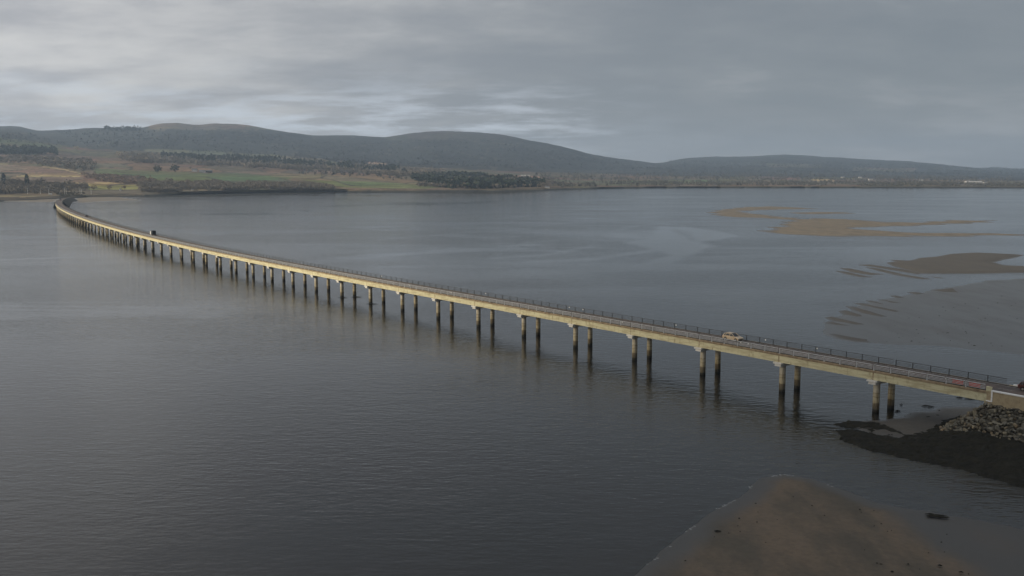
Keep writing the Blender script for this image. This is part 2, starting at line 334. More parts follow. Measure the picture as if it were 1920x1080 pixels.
# ------------------------------------------------------------------ hills and far shore
sky_px = np.array([(-700, 238), (-300, 240), (0, 237), (25, 236), (50, 240), (70, 245), (110, 243), (150, 241), (200, 240), (265, 240), (280, 236), (300, 231), (330, 230), (365, 234), (400, 231), (440, 232), (480, 237), (510, 243), (560, 250), (590, 254), (650, 253), (725, 257), (760, 251), (800, 246), (835, 245), (880, 247), (940, 251), (990, 262), (1050, 274), (1110, 290), (1160, 297), (1220, 305), (1240, 306), (1280, 297), (1330, 294), (1400, 293), (1470, 290), (1510, 291), (1560, 295), (1640, 299), (1700, 302), (1760, 307), (1830, 315), (1870, 314), (1920, 317), (2200, 320), (2600, 318)], float)
# column: x, shore row, then (row, distance) knots up to the foot of the ridge, ridge distance
prof = [
 (-700, 378, (366, 1720), (358, 1900), (340, 2200), (308, 2900), (280, 3600), (240, 4600), 6500),
 (0, 378, (366, 1720), (358, 1900), (340, 2200), (308, 2900), (285, 3500), (243, 4600), 6500),
 (60, 377, (366, 1720), (358, 1880), (342, 2150), (312, 2850), (287, 3500), (255, 4600), 6400),
 (110, 372, (365, 1750), (358, 1880), (343, 2150), (318, 2700), (290, 3500), (266, 4500), 6200),
 (155, 371, (364, 1800), (357, 1900), (345, 2150), (322, 2700), (294, 3500), (278, 4300), 6000),
 (225, 370, (361.5, 1900), (356, 2000), (345, 2200), (324, 2650), (298, 3400), (284, 4100), 5900),
 (300, 367, (360, 1960), (355, 2060), (343, 2250), (325, 2700), (303, 3400), (288, 4200), 6100),
 (400, 364, (358, 2060), (353, 2150), (342, 2300), (323, 2800), (303, 3600), (290, 4400), 6300),
 (500, 362, (356, 2180), (352, 2250), (341, 2400), (327, 2800), (308, 3700), (293, 4600), 6300),
 (600, 361, (355, 2260), (351, 2350), (341, 2500), (327, 2900), (312, 3800), (298, 4700), 6400),
 (720, 361, (355, 2300), (351, 2400), (343, 2600), (332, 3050), (318, 3900), (303, 4800), 6600),
 (830, 360.5, (354.5, 2360), (351, 2450), (345, 2700), (335, 3200), (322, 4000), (305, 4900), 6700),
 (920, 360, (354, 2400), (350, 2500), (344, 2800), (335, 3300), (325, 4100), (310, 5000), 6700),
 (1000, 358.5, (352.5, 2480), (350, 2600), (345, 2900), (337, 3400), (328, 4200), (315, 5000), 6600),
 (1100, 354.5, (351, 2800), (348, 3000), (343, 3400), (336, 4000), (328, 4700), (320, 5400), 6600),
 (1230, 352.3, (349.5, 3000), (347, 3200), (342, 3700), (335, 4400), (327, 5300), (318, 6300), 7600),
 (1300, 352.2, (349.5, 3000), (347, 3200), (342, 3800), (335, 4600), (325, 5700), (314, 7000), 9000),
 (1480, 352.2, (349.5, 3000), (347, 3200), (342, 3800), (335, 4600), (322, 6000), (308, 7300), 9200),
 (1700, 352.5, (350, 3000), (347, 3200), (343, 3800), (336, 4700), (326, 6100), (315, 7500), 9200),
 (1920, 353.3, (350.5, 2950), (348, 3200), (344, 3800), (339, 4700), (332, 6100), (325, 7500), 9500),
 (2600, 354, (351, 2950), (349, 3200), (345, 3800), (340, 4700), (334, 6100), (326, 7500), 9500)]
gx = np.arange(-640, 2560, 3.0); NC = len(gx)
px = np.array([p[0] for p in prof], float)
def gs(a, s):
    k = np.exp(-0.5 * (np.arange(-3 * s, 3 * s + 1) / s) ** 2); k /= k.sum(); return np.convolve(np.pad(a, 3 * s, 'edge'), k, 'valid')
ky = []; kd = []
sh = gs(np.interp(gx, px, [p[1] for p in prof]), 5) + (fbm(gx * 0.03, gx * 0 + 3, 4, 5) - 0.5) * 1.6
p0 = P(gx, sh, 0.0)
ky.append(sh); kd.append(p0[:, 1])
for k in range(6):
    ky.append(gs(np.interp(gx, px, [p[2 + k][0] for p in prof]), 9)); kd.append(gs(np.interp(gx, px, [p[2 + k][1] for p in prof]), 9))
ky.append(gs(np.interp(gx, sky_px[:, 0], sky_px[:, 1]), 2) + (fbm(gx * 0.05, gx * 0, 4, 9) - 0.5) * 1.6); kd.append(gs(np.interp(gx, px, [p[8] for p in prof]), 9))
nodes = [G(gx, ky[k], kd[k]) for k in range(8)]
nodes[0][:, 2] = -0.3
nodes = [np.concatenate([nodes[0][:, :2] * 0.975, np.full((NC, 1), -2.0)], 1)] + nodes
back = nodes[-1].copy(); back[:, :2] *= 1.12; back[:, 2] *= 0.72; nodes.append(back)
back2 = nodes[-1].copy(); back2[:, :2] *= 1.15; back2[:, 2] = -2; nodes.append(back2)
cnt = [2, 6, 10, 22, 26, 24, 22, 40, 6, 3]
rows = []
for k in range(len(nodes) - 1):
    for j in range(cnt[k]):
        t = j / cnt[k]; rows.append(nodes[k] * (1 - t) + nodes[k + 1] * t)
rows.append(nodes[-1]); T = np.array(rows)
# round the creases, then relief
rs = T[:, :, 2].copy()
for _ in range(6): rs[9:-12] = (rs[8:-13] + rs[9:-12] * 2 + rs[10:-11]) / 4
T[:, :, 2] = rs
d = T[:, :, 1]
amp = np.clip((T[:, :, 2] - 3) / 60, 0, 1)
fall = np.ones(T.shape[:2]); fall[-14:] = 0.25
T[:, :, 2] += amp * fall * ((fbm(T[:, :, 0] / 420, d / 600, 5, 3) - 0.5) * 34 + (fbm(T[:, :, 0] / 90, d / 120, 3, 31) - 0.5) * 7)
PX, PY = proj(T)
n_a = fbm(T[:, :, 0] / 60, d / 140, 5, 11); n_b = fbm(T[:, :, 0] / 25, d / 60, 4, 12); n_c = fbm(T[:, :, 0] / 260, d / 500, 4, 13)
C = np.zeros(T.shape); C[:] = (0.092, 0.078, 0.048)
C[n_a > 0.52] = (0.075, 0.066, 0.045)
C[(n_c > 0.55)] = (0.105, 0.080, 0.058)
def paint(poly, col, jit=1.2):
    m = inpoly(PX + (n_b - 0.5) * 6 * jit, PY + (n_a - 0.5) * 2 * jit, poly); C[m] = col
FOREST = (0.021, 0.024, 0.024)
paint([(-700, 100), (2600, 100), (2600, 340), (1900, 338), (1500, 332), (1250, 330), (1100, 325), (980, 322), (830, 315), (640, 308), (480, 298), (300, 286), (160, 279), (90, 270), (0, 258), (-700, 250)], FOREST, 2)
paint([(-700, 250), (0, 258), (90, 268), (150, 277), (60, 276), (0, 273), (-700, 270)], (0.062, 0.07, 0.036))
paint([(-700, 287), (0, 287), (130, 296), (250, 304), (250, 313), (150, 309), (0, 304), (-700, 304)], (0.135, 0.098, 0.072))
paint([(-700, 308), (0, 308), (60, 311), (140, 323), (155, 331), (110, 331), (0, 329), (-700, 329)], (0.15, 0.105, 0.075))
paint([(20, 331), (150, 331), (215, 344), (150, 343.5), (20, 343)], (0.13, 0.094, 0.07))
paint([(172, 317), (240, 318), (330, 322), (430, 325), (520, 327), (560, 331), (540, 337), (420, 339), (300, 338), (230, 332), (176, 325)], (0.080, 0.100, 0.048))
paint([(330, 313), (420, 319), (560, 325), (700, 330), (830, 346), (820, 351), (700, 344), (560, 335), (430, 323), (330, 320)], (0.145, 0.105, 0.07))
paint([(560, 337), (700, 341), (840, 350), (800, 354), (640, 351), (620, 345)], (0.105, 0.12, 0.05))
paint([(160, 346), (256, 347), (260, 355), (168, 356)], (0.17, 0.155, 0.06), .6)
paint([(150, 328), (270, 335), (260, 345), (205, 342), (160, 336)], (0.125, 0.072, 0.055))
paint([(270, 279), (340, 281), (480, 288), (600, 297), (640, 306), (600, 303), (480, 294), (340, 287), (270, 284)], (0.10, 0.105, 0.065))
paint([(560, 316), (760, 328), (760, 334), (600, 326)], (0.12, 0.085, 0.062))
paint([(690, 303), (725, 305), (722, 309), (690, 307)], (0.2, 0.17, 0.11))
paint([(930, 328), (1010, 330), (1020, 337), (920, 337)], (0.18, 0.15, 0.09))
paint([(1100, 335), (1240, 336), (1240, 341), (1100, 341)], (0.11, 0.085, 0.06))
paint([(1180, 338), (1330, 338), (1330, 343), (1180, 343)], (0.085, 0.115, 0.05))
paint([(1515, 335), (1560, 336), (1568, 341), (1530, 340)], (0.30, 0.23, 0.13), .4)
paint([(1400, 330), (1500, 332), (1500, 338), (1400, 337)], (0.12, 0.085, 0.07))
paint([(1440, 306), (1540, 308), (1540, 315), (1440, 313)], (0.06, 0.062, 0.05))
paint([(1600, 314), (1720, 316), (1710, 323), (1600, 320)], (0.075, 0.07, 0.055))
m = (PX > 280) & (PX < 520) & (PY < 243 + (n_b - 0.5) * 8) ; C[m] = (0.095, 0.072, 0.062)
m = (PX > 720) & (PX < 1000) & (PY < 262 + (n_b - 0.5) * 14) ; C[m] = (0.042, 0.036, 0.034)
for poly in ([(80, 312.5), (110, 316), (155, 326), (215, 344.5)], [(30, 330), (150, 330.5)], [(110, 343.5), (230, 343.5)], [(-200, 307), (20, 308)], [(60, 292), (150, 298)]):
    dd = np.full(PX.shape, 1e9)
    for a, b in zip(poly[:-1], poly[1:]): dd = np.minimum(dd, segdist(PX, PY * 1.0, a, b))
    C[dd < 1.1] = (0.26, 0.215, 0.12)
# upland speckle and the weedy shore
def parcels(X, Y, sx, sy, seed):
    wx = X / sx + (fbm(X / 500, Y / 500, 2, seed) - .5) * 1.6; wy = Y / sy + (fbm(X / 500 + 7, Y / 500, 2, seed + 1) - .5) * 1.6
    xi, yi = np.floor(wx), np.floor(wy); b1 = np.full(X.shape, 9.); b2 = b1.copy(); idv = np.zeros(X.shape)
    for a in (-1, 0, 1):
        for b in (-1, 0, 1):
            cx_, cy_ = xi + a, yi + b; jx, jy = hash2(cx_, cy_, seed + 2), hash2(cx_, cy_, seed + 3)
            dd_ = np.hypot(wx - cx_ - jx, wy - cy_ - jy); v_ = hash2(cx_, cy_, seed + 4)
            nw = dd_ < b1; b2 = np.where(nw, b1, np.minimum(b2, dd_)); idv = np.where(nw, v_, idv); b1 = np.where(nw, dd_, b1)
    return idv, b2 - b1
pid, ped = parcels(T[:, :, 0], T[:, :, 1], 190, 230, 120); hid, hed = parcels(T[:, :, 0], T[:, :, 1], 380, 520, 140)
isf = (C.sum(-1) < .095); tint = np.stack([.82 + .42 * pid, .85 + .36 * ((pid * 7.3) % 1), .85 + .3 * ((pid * 3.7) % 1)], -1)
C = np.where(isf[..., None], C * (.72 + .75 * hid)[..., None], C * tint)
C[(~isf) & (ped < .035) & (T[:, :, 2] > 6)] = (0.045, 0.042, 0.03)
C[isf & (hed < .02)] = (0.06, 0.056, 0.045)
C *= (1.15 + 0.5 * n_b)[..., None]
low = T[:, :, 2] < 3.2
C[low] = (0.030, 0.029, 0.024)
strip = (T[:, :, 2] > 3.2) & (T[:, :, 2] < 4.8); C[strip] = (0.10, 0.085, 0.055)
left = (PX < 270) & (T[:, :, 2] < 4.6) & (T[:, :, 2] > 1.0)
C[left] = np.where((n_a > 0.5)[..., None], (0.17, 0.135, 0.085), (0.09, 0.072, 0.05))[left]
left = (PX < 270) & (T[:, :, 2] >= 4.6) & (T[:, :, 2] < 5.4); C[left] = (0.24, 0.2, 0.125)
me = gridmesh('hills', T); vcol(me, C.reshape(-1, 3))
M['land'] = mat('hill_ground', (0.1, 0.1, 0.1), 0.95, 0.1, attr='cover', var=[((0.62, 0.62, 0.60), 0.02, 0.4, 0.62), ((1.35, 1.3, 1.2), 0.006, 0.5, 0.7), ((0.7, 0.72, 0.7), 0.11, 0.45, 0.62)])
tag(link('hills', me, M['land'], smooth=True), 'wooded hills and farmland slopes beyond the far shore', kind='structure')
# ground lookup by pixel, on the built surface
tv = T.reshape(-1, 3); tpx = PX.ravel(); tpy = PY.ravel()
rowi = np.arange(len(T))
def ground_px(x, y):
    """point of the hill surface seen at pixel (x, y): first row (from the shore) whose row number climbs above y"""
    c = int(np.clip(round((x - gx[0]) / 3.0), 0, NC - 1)); col = PY[:, c]
    k = np.argmax(col[2:] <= y) + 2
    if col[k] > y: k = len(T) - 14
    k0 = k - 1; a = (col[k0] - y) / max(col[k0] - col[k], 1e-6); a = min(max(a, 0), 1)
    p = T[k0, c] * (1 - a) + T[k, c] * a
    return G(x, y, p[1])[:2].tolist() + [p[2]]
def ground_near(X, Y):
    d2 = (tv[:, 0] - X) ** 2 + (tv[:, 1] - Y) ** 2; return float(tv[np.argmin(d2), 2])
# ------------------------------------------------------------------ bridge alignment
ZS, ZT, SPAN, HALF = 6.3, 8.1, 21.4, 3.95       # soffit, deck edge top, span, half width
fas = [(1848, 753), (1643.5, 713.3), (1464.5, 679.6), (1314, 652.5), (1185.5, 628), (1078.7, 608.5), (980, 590.5), (895, 575), (817, 560.2), (750.4, 547.5), (690.7, 536), (637.8, 525.9), (506.7, 500.4), (438.3, 486), (380.5, 473.5), (334.4, 462.5), (293.8, 453.5), (261, 445.5), (233, 438), (212.2, 431.7), (191.8, 425.2), (171.5, 418.2), (151.1, 411), (135.8, 405.3), (120.5, 398.3), (110.4, 391.8)]
W_ = P([a for a, b in fas], [b for a, b in fas], ZS)[:, :2]
far = [((104.9, 379.5), 8.0), ((107.5, 374.6), 7.9), ((114.0, 370.5), 7.6)]
W_ = np.concatenate([W_, np.array([P(a[0], a[1], z)[:2] for a, z in far])])
s_ = np.concatenate([[0], np.cumsum(np.hypot(*np.diff(W_, axis=0).T))])
wt = np.ones(len(s_)); wt[:4] = 4; wt[-5:] = 1.0
for it in range(3):
    cx = np.polynomial.Polynomial.fit(s_, W_[:, 0], 6, w=wt); cy = np.polynomial.Polynomial.fit(s_, W_[:, 1], 6, w=wt)
ss = np.arange(0, s_[-1] + 0.01, 1.0); fp = np.stack([cx(ss), cy(ss)], -1)
d0 = fp[0] - fp[8]; d0 /= np.hypot(*d0); d1 = fp[-1] - fp[-40]; d1 /= np.hypot(*d1)
PRE, POST = 70, 330
ang = np.arctan2(d1[0], d1[1]); post = [fp[-1]]
for i in range(POST):
    ang += 0.0022; post.append(post[-1] + np.array([math.sin(ang), math.cos(ang)]))
fp = np.concatenate([fp[0] + d0 * np.arange(PRE, 0, -1)[:, None], fp, np.array(post[1:])])
tan = np.gradient(fp, axis=0); tan /= np.hypot(*tan.T)[:, None]
nor = np.stack([tan[:, 1], -tan[:, 0]], -1)             # to the right of the way out = away from the camera
cen = fp + nor * HALF
arc = np.concatenate([[0], np.cumsum(np.hypot(*np.diff(cen, axis=0).T))]); arc -= arc[PRE]
def at(s, off=0.0):
    x = np.interp(s, arc, cen[:, 0]); y = np.interp(s, arc, cen[:, 1])
    tx = np.interp(s, arc, tan[:, 0]); ty = np.interp(s, arc, tan[:, 1])
    return np.stack([x + ty * off, y - tx * off], -1)
def heading(s):
    return math.atan2(float(np.interp(s, arc, tan[:, 1])), float(np.interp(s, arc, tan[:, 0])))
s_end = arc[PRE + len(ss) - 1]
NP = 60; S_LAST = NP * SPAN + SPAN        # last abutment
def zoff(s): return -2.8 * np.clip((s - S_LAST) / 330.0, 0, 1)   # road falls to the far shore
def sweep(name, prof_, s0, s1, m, parent=None, step=2.0, dz=True, smooth=False):
    """prof_: closed cross-section [(offset, z)], swept along the road"""
    s = np.linspace(s0, s1, max(2, int(abs(s1 - s0) / step) + 1)); n = len(prof_)
    pts = np.zeros((len(s), n, 3))
    for j, (o, z) in enumerate(prof_):
        pts[:, j, :2] = at(s, o); pts[:, j, 2] = z + (zoff(s) if dz else 0)
    i = np.arange(len(s) * n).reshape(len(s), n); f = []
    for a in range(len(s) - 1):
        for j in range(n):
            k = (j + 1) % n; f.append((i[a, j], i[a, k], i[a + 1, k], i[a + 1, j]))
    f = [tuple(int(q) for q in g) for g in f] + [tuple(int(q) for q in i[0][::-1]), tuple(int(q) for q in i[-1])]
    return link(name, pymesh(name, pts.reshape(-1, 3), f), m, parent, smooth)
bridge = tag(empty('road_bridge', (*at(0.0), 0)), 'long low concrete road bridge on paired round columns curving across the firth', 'bridge')
BM = bridge.matrix_basis.copy(); bridge.location = (0, 0, 0)
S0, S1 = 0.0, S_LAST
B_ = HALF
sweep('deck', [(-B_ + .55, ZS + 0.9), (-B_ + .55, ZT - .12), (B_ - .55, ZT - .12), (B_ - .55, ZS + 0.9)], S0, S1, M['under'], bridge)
for sgn in (-1, 1):
    a, b = sgn * B_, sgn * (B_ - .6)
    for k in range(NP + 1):       # fascia girder, one per span, with an open joint at each pier
        u0 = k * SPAN + (0 if k == 0 else .13); u1 = (k + 1) * SPAN - .13
        sweep('edge_girder', [(a, ZS), (a, ZT - .42), (b, ZT - .42), (b, ZS)], u0, u1, M['fascia'], bridge, step=5)
    sweep('edge_coping', [(sgn * (B_ + .07), ZT - .42), (sgn * (B_ + .05), ZT - .06), (sgn * (B_ - .05), ZT), (sgn * (B_ - .42), ZT), (sgn * (B_ - .42), ZT - .42)], S0, S1, M['coping'], bridge)
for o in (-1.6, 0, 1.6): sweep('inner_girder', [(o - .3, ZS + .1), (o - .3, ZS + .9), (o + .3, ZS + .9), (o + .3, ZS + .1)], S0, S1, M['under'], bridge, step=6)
# road sheets over the whole alignment
R0, R1 = -68.0, S1 + 322
def strip_sheet(name, o0, o1, z, s0, s1, m, parent=None, step=2.0):
    s = np.linspace(s0, s1, max(2, int((s1 - s0) / step) + 1)); pts = np.zeros((len(s), 2, 3))
    for j, o in enumerate((o0, o1)): pts[:, j, :2] = at(s, o); pts[:, j, 2] = z + zoff(s)
    return link(name, gridmesh(name, pts), m, parent)
tag(strip_sheet('road', -3.0, 3.0, ZT - .02, R0, R1, M['asphalt']), 'two lane brown grey carriageway over the bridge', kind='structure')
for sgn in (-1, 1):
    tag(sweep('kerb', [(sgn * 3.0, ZT - .1), (sgn * 3.0, ZT + .09), (sgn * 3.22, ZT + .09), (sgn * 3.22, ZT - .1)], R0, R1, M['verge']), 'concrete kerb along the carriageway', kind='structure')
dash = MB()
for s in np.arange(R0 + 2, R1 - 5, 9.0):
    a = at(s, -.06); b = at(s, .06); c = at(s + 3, .06); d_ = at(s + 3, -.06)
    z0, z1 = ZT - .016 + float(zoff(s)), ZT - .016 + float(zoff(s + 3))
    dash.add([(*a, z0), (*b, z0), (*c, z1), (*d_, z1)], [(0, 1, 2, 3)])
tag(dash.build('road_markings', M['line']), 'dashed centre line of the carriageway', kind='structure')
for sgn in (-1, 1): tag(strip_sheet('road_edge_line', sgn * 2.72 - .05, sgn * 2.72 + .05, ZT - .016, R0, R1, M['line']), 'worn edge line of the carriageway', kind='structure')
for sgn in (-1, 1): tag(strip_sheet('verge', min(sgn * 3.2, sgn * (B_ - .4)), max(sgn * 3.2, sgn * (B_ - .4)), ZT + .03, R0, R1, M['verge']), 'dark verge strip beside the parapet, shadow put into its colour', kind='structure')
# piers
def pier_meshes():
    cap = MB().box((0, 0, ZS - .16), (2.05, 8.9, .30)).box((0, 0, ZS - .56), (1.5, 8.5, .50))
    capm = pymesh('crosshead', cap.v, cap.f)
    n = 20; v = []; f = []
    lev = [(-3, .64), (.2, .64), (2.4, .63), (4.4, .62), (5.49, .62)]
    for z, r in lev:
        for k in range(n): v.append((r * math.cos(2 * math.pi * k / n), r * math.sin(2 * math.pi * k / n), z))
    for a in range(len(lev) - 1):
        for k in range(n): f.append((a * n + k, a * n + (k + 1) % n, (a + 1) * n + (k + 1) % n, (a + 1) * n + k))
    f.append(tuple(range(n))[::-1]); colm = pymesh('column', v, f)
    colm.polygons.foreach_set('use_smooth', [len(p.vertices) == 4 for p in colm.polygons])
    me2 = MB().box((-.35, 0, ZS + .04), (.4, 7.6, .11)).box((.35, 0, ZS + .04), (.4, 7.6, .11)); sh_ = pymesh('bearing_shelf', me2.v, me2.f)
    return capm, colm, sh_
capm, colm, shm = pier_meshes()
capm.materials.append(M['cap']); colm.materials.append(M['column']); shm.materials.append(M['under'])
for k in range(1, NP + 1):
    s = k * SPAN; h = heading(s); c = at(s, 0)
    p = bpy.data.objects.new('pier', capm); COL.objects.link(p); p.parent = bridge; p.location = (*c, 0); p.rotation_euler = (0, 0, h)
    for o in (-2.55, 2.55):
        q = bpy.data.objects.new('column', colm); COL.objects.link(q); q.parent = p; q.location = (0, o, 0); q.rotation_euler = (0, 0, random.random())
    q = bpy.data.objects.new('bearing_shelf', shm); COL.objects.link(q); q.parent = p
M['joint'] = mat('rusty_joint', (0.23, 0.155, 0.085), 0.9, 0.2, var=((0.42, 0.36, 0.26), 2.2, 0.45, 0.6))
jm = MB().box((0, 0, ZS + .7), (.5, .3, 1.36)); jm = pymesh('joint_plate', jm.v, jm.f); jm.materials.append(M['joint'])
for k in range(1, NP + 1):
    q = bpy.data.objects.new('joint_plate', jm); COL.objects.link(q); q.parent = bridge; q.location = (*at(k * SPAN, -B_ + .19), 0); q.rotation_euler = (0, 0, heading(k * SPAN))
# parapets
postm = MB().box((0, 0, .56), (.13, .14, 1.12)).box((0, 0, .03), (.26, .26, .06)).box((0, 0, 1.1), (.16, .16, .1)); postm = pymesh('post', postm.v, postm.f); postm.materials.append(M['steel'])
BAY = SPAN / 6
for sgn in (-1, 1):
    o = sgn * (B_ - .22)
    mb = MB(); posts = []
    nb = int((S1 - .3) / BAY)
    if sgn > 0: postm = postm.copy(); postm.materials.clear(); postm.materials.append(M['shadesteel'])
    for k in range(nb):
        a0, a1 = k * BAY + .3 + .11, (k + 1) * BAY + .3 - (.11 if (k + 1) % 6 else .25)
        posts.append(a1)
        for z, hh, t in ((1.06, .13, .12), (.74, .075, .06), (.50, .075, .06), (.26, .075, .06)):
            A, B = at(a0, o), at(a1, o); c = (A + B) / 2; l = float(np.hypot(*(B - A)))
            mb.box((c[0], c[1], ZT + z), (l, t, hh * (.75 if sgn > 0 else 1)), math.atan2(B[1] - A[1], B[0] - A[0]))
    pm_ = M['steel' if sgn < 0 else 'shadesteel']; par = mb.build('parapet', pm_, bridge)
    stuff = MB()
    for i, s in enumerate(posts):
        c = at(s, o); hd = heading(s)
        if i < 100:
            q = bpy.data.objects.new('post', postm); COL.objects.link(q); q.parent = par; q.location = (*c, ZT); q.rotation_euler = (0, 0, hd)
        else: stuff.box((c[0], c[1], ZT + .56), (.13, .14, 1.12), hd)
    q = stuff.build('post', pm_, par); q['kind'] = 'stuff'
# small white plates fixed to the rails
def s_of_px(x, o, z):
    ss2 = np.arange(-20, S1, 0.5); p = at(ss2, o); q = proj(np.concatenate([p, np.full((len(p), 1), z)], 1))[0]
    return float(ss2[np.argmin(abs(q - x))])
plate = MB().box((0, 0, 0), (.24, .05, .26)); plate = pymesh('marker_plate', plate.v, plate.f); plate.materials.append(M['white'])
for x, sgn in [(1268, 1), (1435, 1), (1533, 1), (1094, 1), (1068, 1), (911, 1), (716, 1), (1387, -1), (1401, -1), (1773, -1), (1165, -1), (846, -1), (767, -1), (390, -1)]:
    s = s_of_px(x, sgn * (B_ - .35), ZT + .8); q = bpy.data.objects.new('marker_plate', plate); COL.objects.link(q); q.parent = bridge
    q.location = (*at(s, sgn * (B_ - .40)), ZT + .78); q.rotation_euler = (0, 0, heading(s))
# near abutment and wing walls (parts of the bridge)
for sgn in (-1, 1):
    a = sgn * (B_ + .02); b = sgn * (B_ - .9)
    sweep('wing_wall', [(a, -1), (a, 8.15), (b, 8.15), (b, -1)], -7.6, -.02, M['wall'], bridge, step=10)
    sweep('wing_wall', [(a * 1.002, -1), (a * 1.002, 7.5), (b, 7.5), (b, -1)], -40, -7.66, M['wall'], bridge, step=10)
    sweep('wall_coping', [(sgn * (B_ + .10), 8.15), (sgn * (B_ + .10), 8.36), (sgn * (B_ - .4), 8.36), (sgn * (B_ - .4), 8.15)], -7.6, -.80, M['white'], bridge, step=10)
    sweep('wall_coping', [(sgn * (B_ + .10), 6.55), (sgn * (B_ + .10), 8.147), (sgn * (B_ - .2), 8.147), (sgn * (B_ - .2), 6.55)], -1.05, -.80, M['white'], bridge, step=10)
    sweep('wall_coping', [(sgn * (B_ + .10), 6.38), (sgn * (B_ + .10), 6.547), (sgn * (B_ - .2), 6.547), (sgn * (B_ - .2), 6.38)], -1.05, .0, M['white'], bridge, step=10)
    sweep('wall_coping', [(sgn * (B_ + .10), 6.9), (sgn * (B_ + .10), 8.147), (sgn * (B_ - .2), 8.147), (sgn * (B_ - .2), 6.9)], -7.6, -7.35, M['white'], bridge, step=10)
sweep('abutment', [(-B_ + .05, -1), (-B_ + .05, ZS + .02), (B_ - .05, ZS + .02), (B_ - .05, -1)], -.5, .35, M['wall'], bridge, step=10)
sweep('parapet_end_block', [(-B_, ZT - .42), (-B_, 8.9), (-B_ + .35, 8.9), (-B_ + .35, ZT - .42)], -.75, .12, M['fascia'], bridge, step=10)
# causeway beyond the near abutment, and the far one
def bank(name, s0, s1, ztop, base, run, label, lo=-3, n=26, wid=5.2, m=None, left=None):
    s = np.linspace(s0, s1, int(abs(s1 - s0) / 1.5) + 2)
    offs = np.concatenate([-wid - np.linspace(run, 0, n), wid + np.linspace(0, run, n)])
    pts = np.zeros((len(s), len(offs), 3))
    for j, o in enumerate(offs):
        q = at(s, o); pts[:, j, :2] = q
        e = max(0, abs(o) - wid) / run
        if left and o < 0: pts[:, j, :2] = at(s, -wid - max(0, abs(o) - wid) * left / run)
        zt = ztop + zoff(s)
        pts[:, j, 2] = zt - (zt - base) * e + (fbm(q[:, 0] / 2.2, q[:, 1] / 2.2, 4, 77) - .5) * (1.6 if e > 0.03 else 0)
    return tag(link(name, gridmesh(name, pts), m or M['rockfill']), label, kind='structure')
bank('causeway', -69, -.6, 7.3, -1.2, 5.5, 'earth core of the near causeway', wid=3.0)
bank('causeway', S1 - 1, R1, 7.5, -.8, 8, 'dark rock causeway carrying the road to the far shore', wid=5.0, left=3.0)
# ------------------------------------------------------------------ boulders of the near sea wall
def boulder_mesh(seed):
    bm = bmesh.new(); bmesh.ops.create_icosphere(bm, subdivisions=2, radius=1.0); r = random.Random(seed)
    sx, sy, sz = r.uniform(.8, 1.2), r.uniform(.75, 1.0), r.uniform(.62, .95)
    cuts = [(Vector((r.gauss(0, 1), r.gauss(0, 1), r.gauss(0, 1))).normalized(), r.uniform(.38, .68)) for _ in range(13)]
    for v in bm.verts:
        for nrm, dd in cuts:
            k = v.co.dot(nrm)
            if k > dd: v.co -= nrm * (k - dd)
        v.co.x *= sx; v.co.y *= sy; v.co.z *= sz
    me_ = bpy.data.meshes.new('boulder'); bm.to_mesh(me_); bm.free(); me_.materials.append(M['boulder']); return me_
bmesh_list = [boulder_mesh(i) for i in range(9)]
wall0 = at(-.6, -B_); wall1 = at(-40, -B_)
def rock_height(x, y):
    dd = segdist(np.float64(x), np.float64(y), wall0, wall1); return 6.4 - .80 * dd, dd
placed = []; r = random.Random(21); cells = {}
for tries in range(60000):
    s = r.uniform(-30, 8); o = -B_ - r.uniform(-4.5, 8); c = at(s, o)
    z, dd = rock_height(c[0], c[1])
    if dd < .35 or dd > 7.4 or (s < 0 and dd > 5.9): continue
    x, y = proj((c[0], c[1], z))
    if x > 1985 or y > 900: continue
    sz = .42 + .62 * r.random() ** 1.8
    key = (int(c[0] // 1.2), int(c[1] // 1.2))
    if any((c[0] - q[0]) ** 2 + (c[1] - q[1]) ** 2 < (.50 * (sz + q[3])) ** 2 for a in (-1, 0, 1) for b in (-1, 0, 1) for q in cells.get((key[0] + a, key[1] + b), ())): continue
    cells.setdefault(key, []).append((c[0], c[1], z, sz)); placed.append((c[0], c[1], z, sz, x))
placed.sort(key=lambda q: q[0] ** 2 + q[1] ** 2 + (1e6 if q[4] > 1925 else 0))
rv, rf_, nv = [], [], 0
for n_, (c0, c1, z, sz, x) in enumerate(placed):
    bmx = r.choice(bmesh_list); e_ = (r.uniform(-.5, .5), r.uniform(-.5, .5), r.uniform(0, 6.3)); sc3 = (sz * r.uniform(.9, 1.25), sz * r.uniform(.85, 1.1), sz)
    if n_ < 290:
        q = bpy.data.objects.new('boulder', bmx); COL.objects.link(q); q.location = (c0, c1, z - .1); q.scale = sc3; q.rotation_euler = e_
        tag(q, 'angular grey brown boulder in the rock armour below the wing wall', 'boulder', 'boulders of the rock armour by the abutment')
    else:
        mx = Matrix.Translation((c0, c1, z - .1)) @ __import__('mathutils').Euler(e_).to_matrix().to_4x4() @ Matrix.Diagonal((*sc3, 1))
        rv += [mx @ v.co for v in bmx.vertices]; rf_ += [tuple(k + nv for k in p.vertices) for p in bmx.polygons]; nv += len(bmx.vertices)
if rv: tag(link('boulders', pymesh('boulders', rv, rf_), M['boulder']), 'remaining grey brown boulders of the rock armour', kind='stuff')
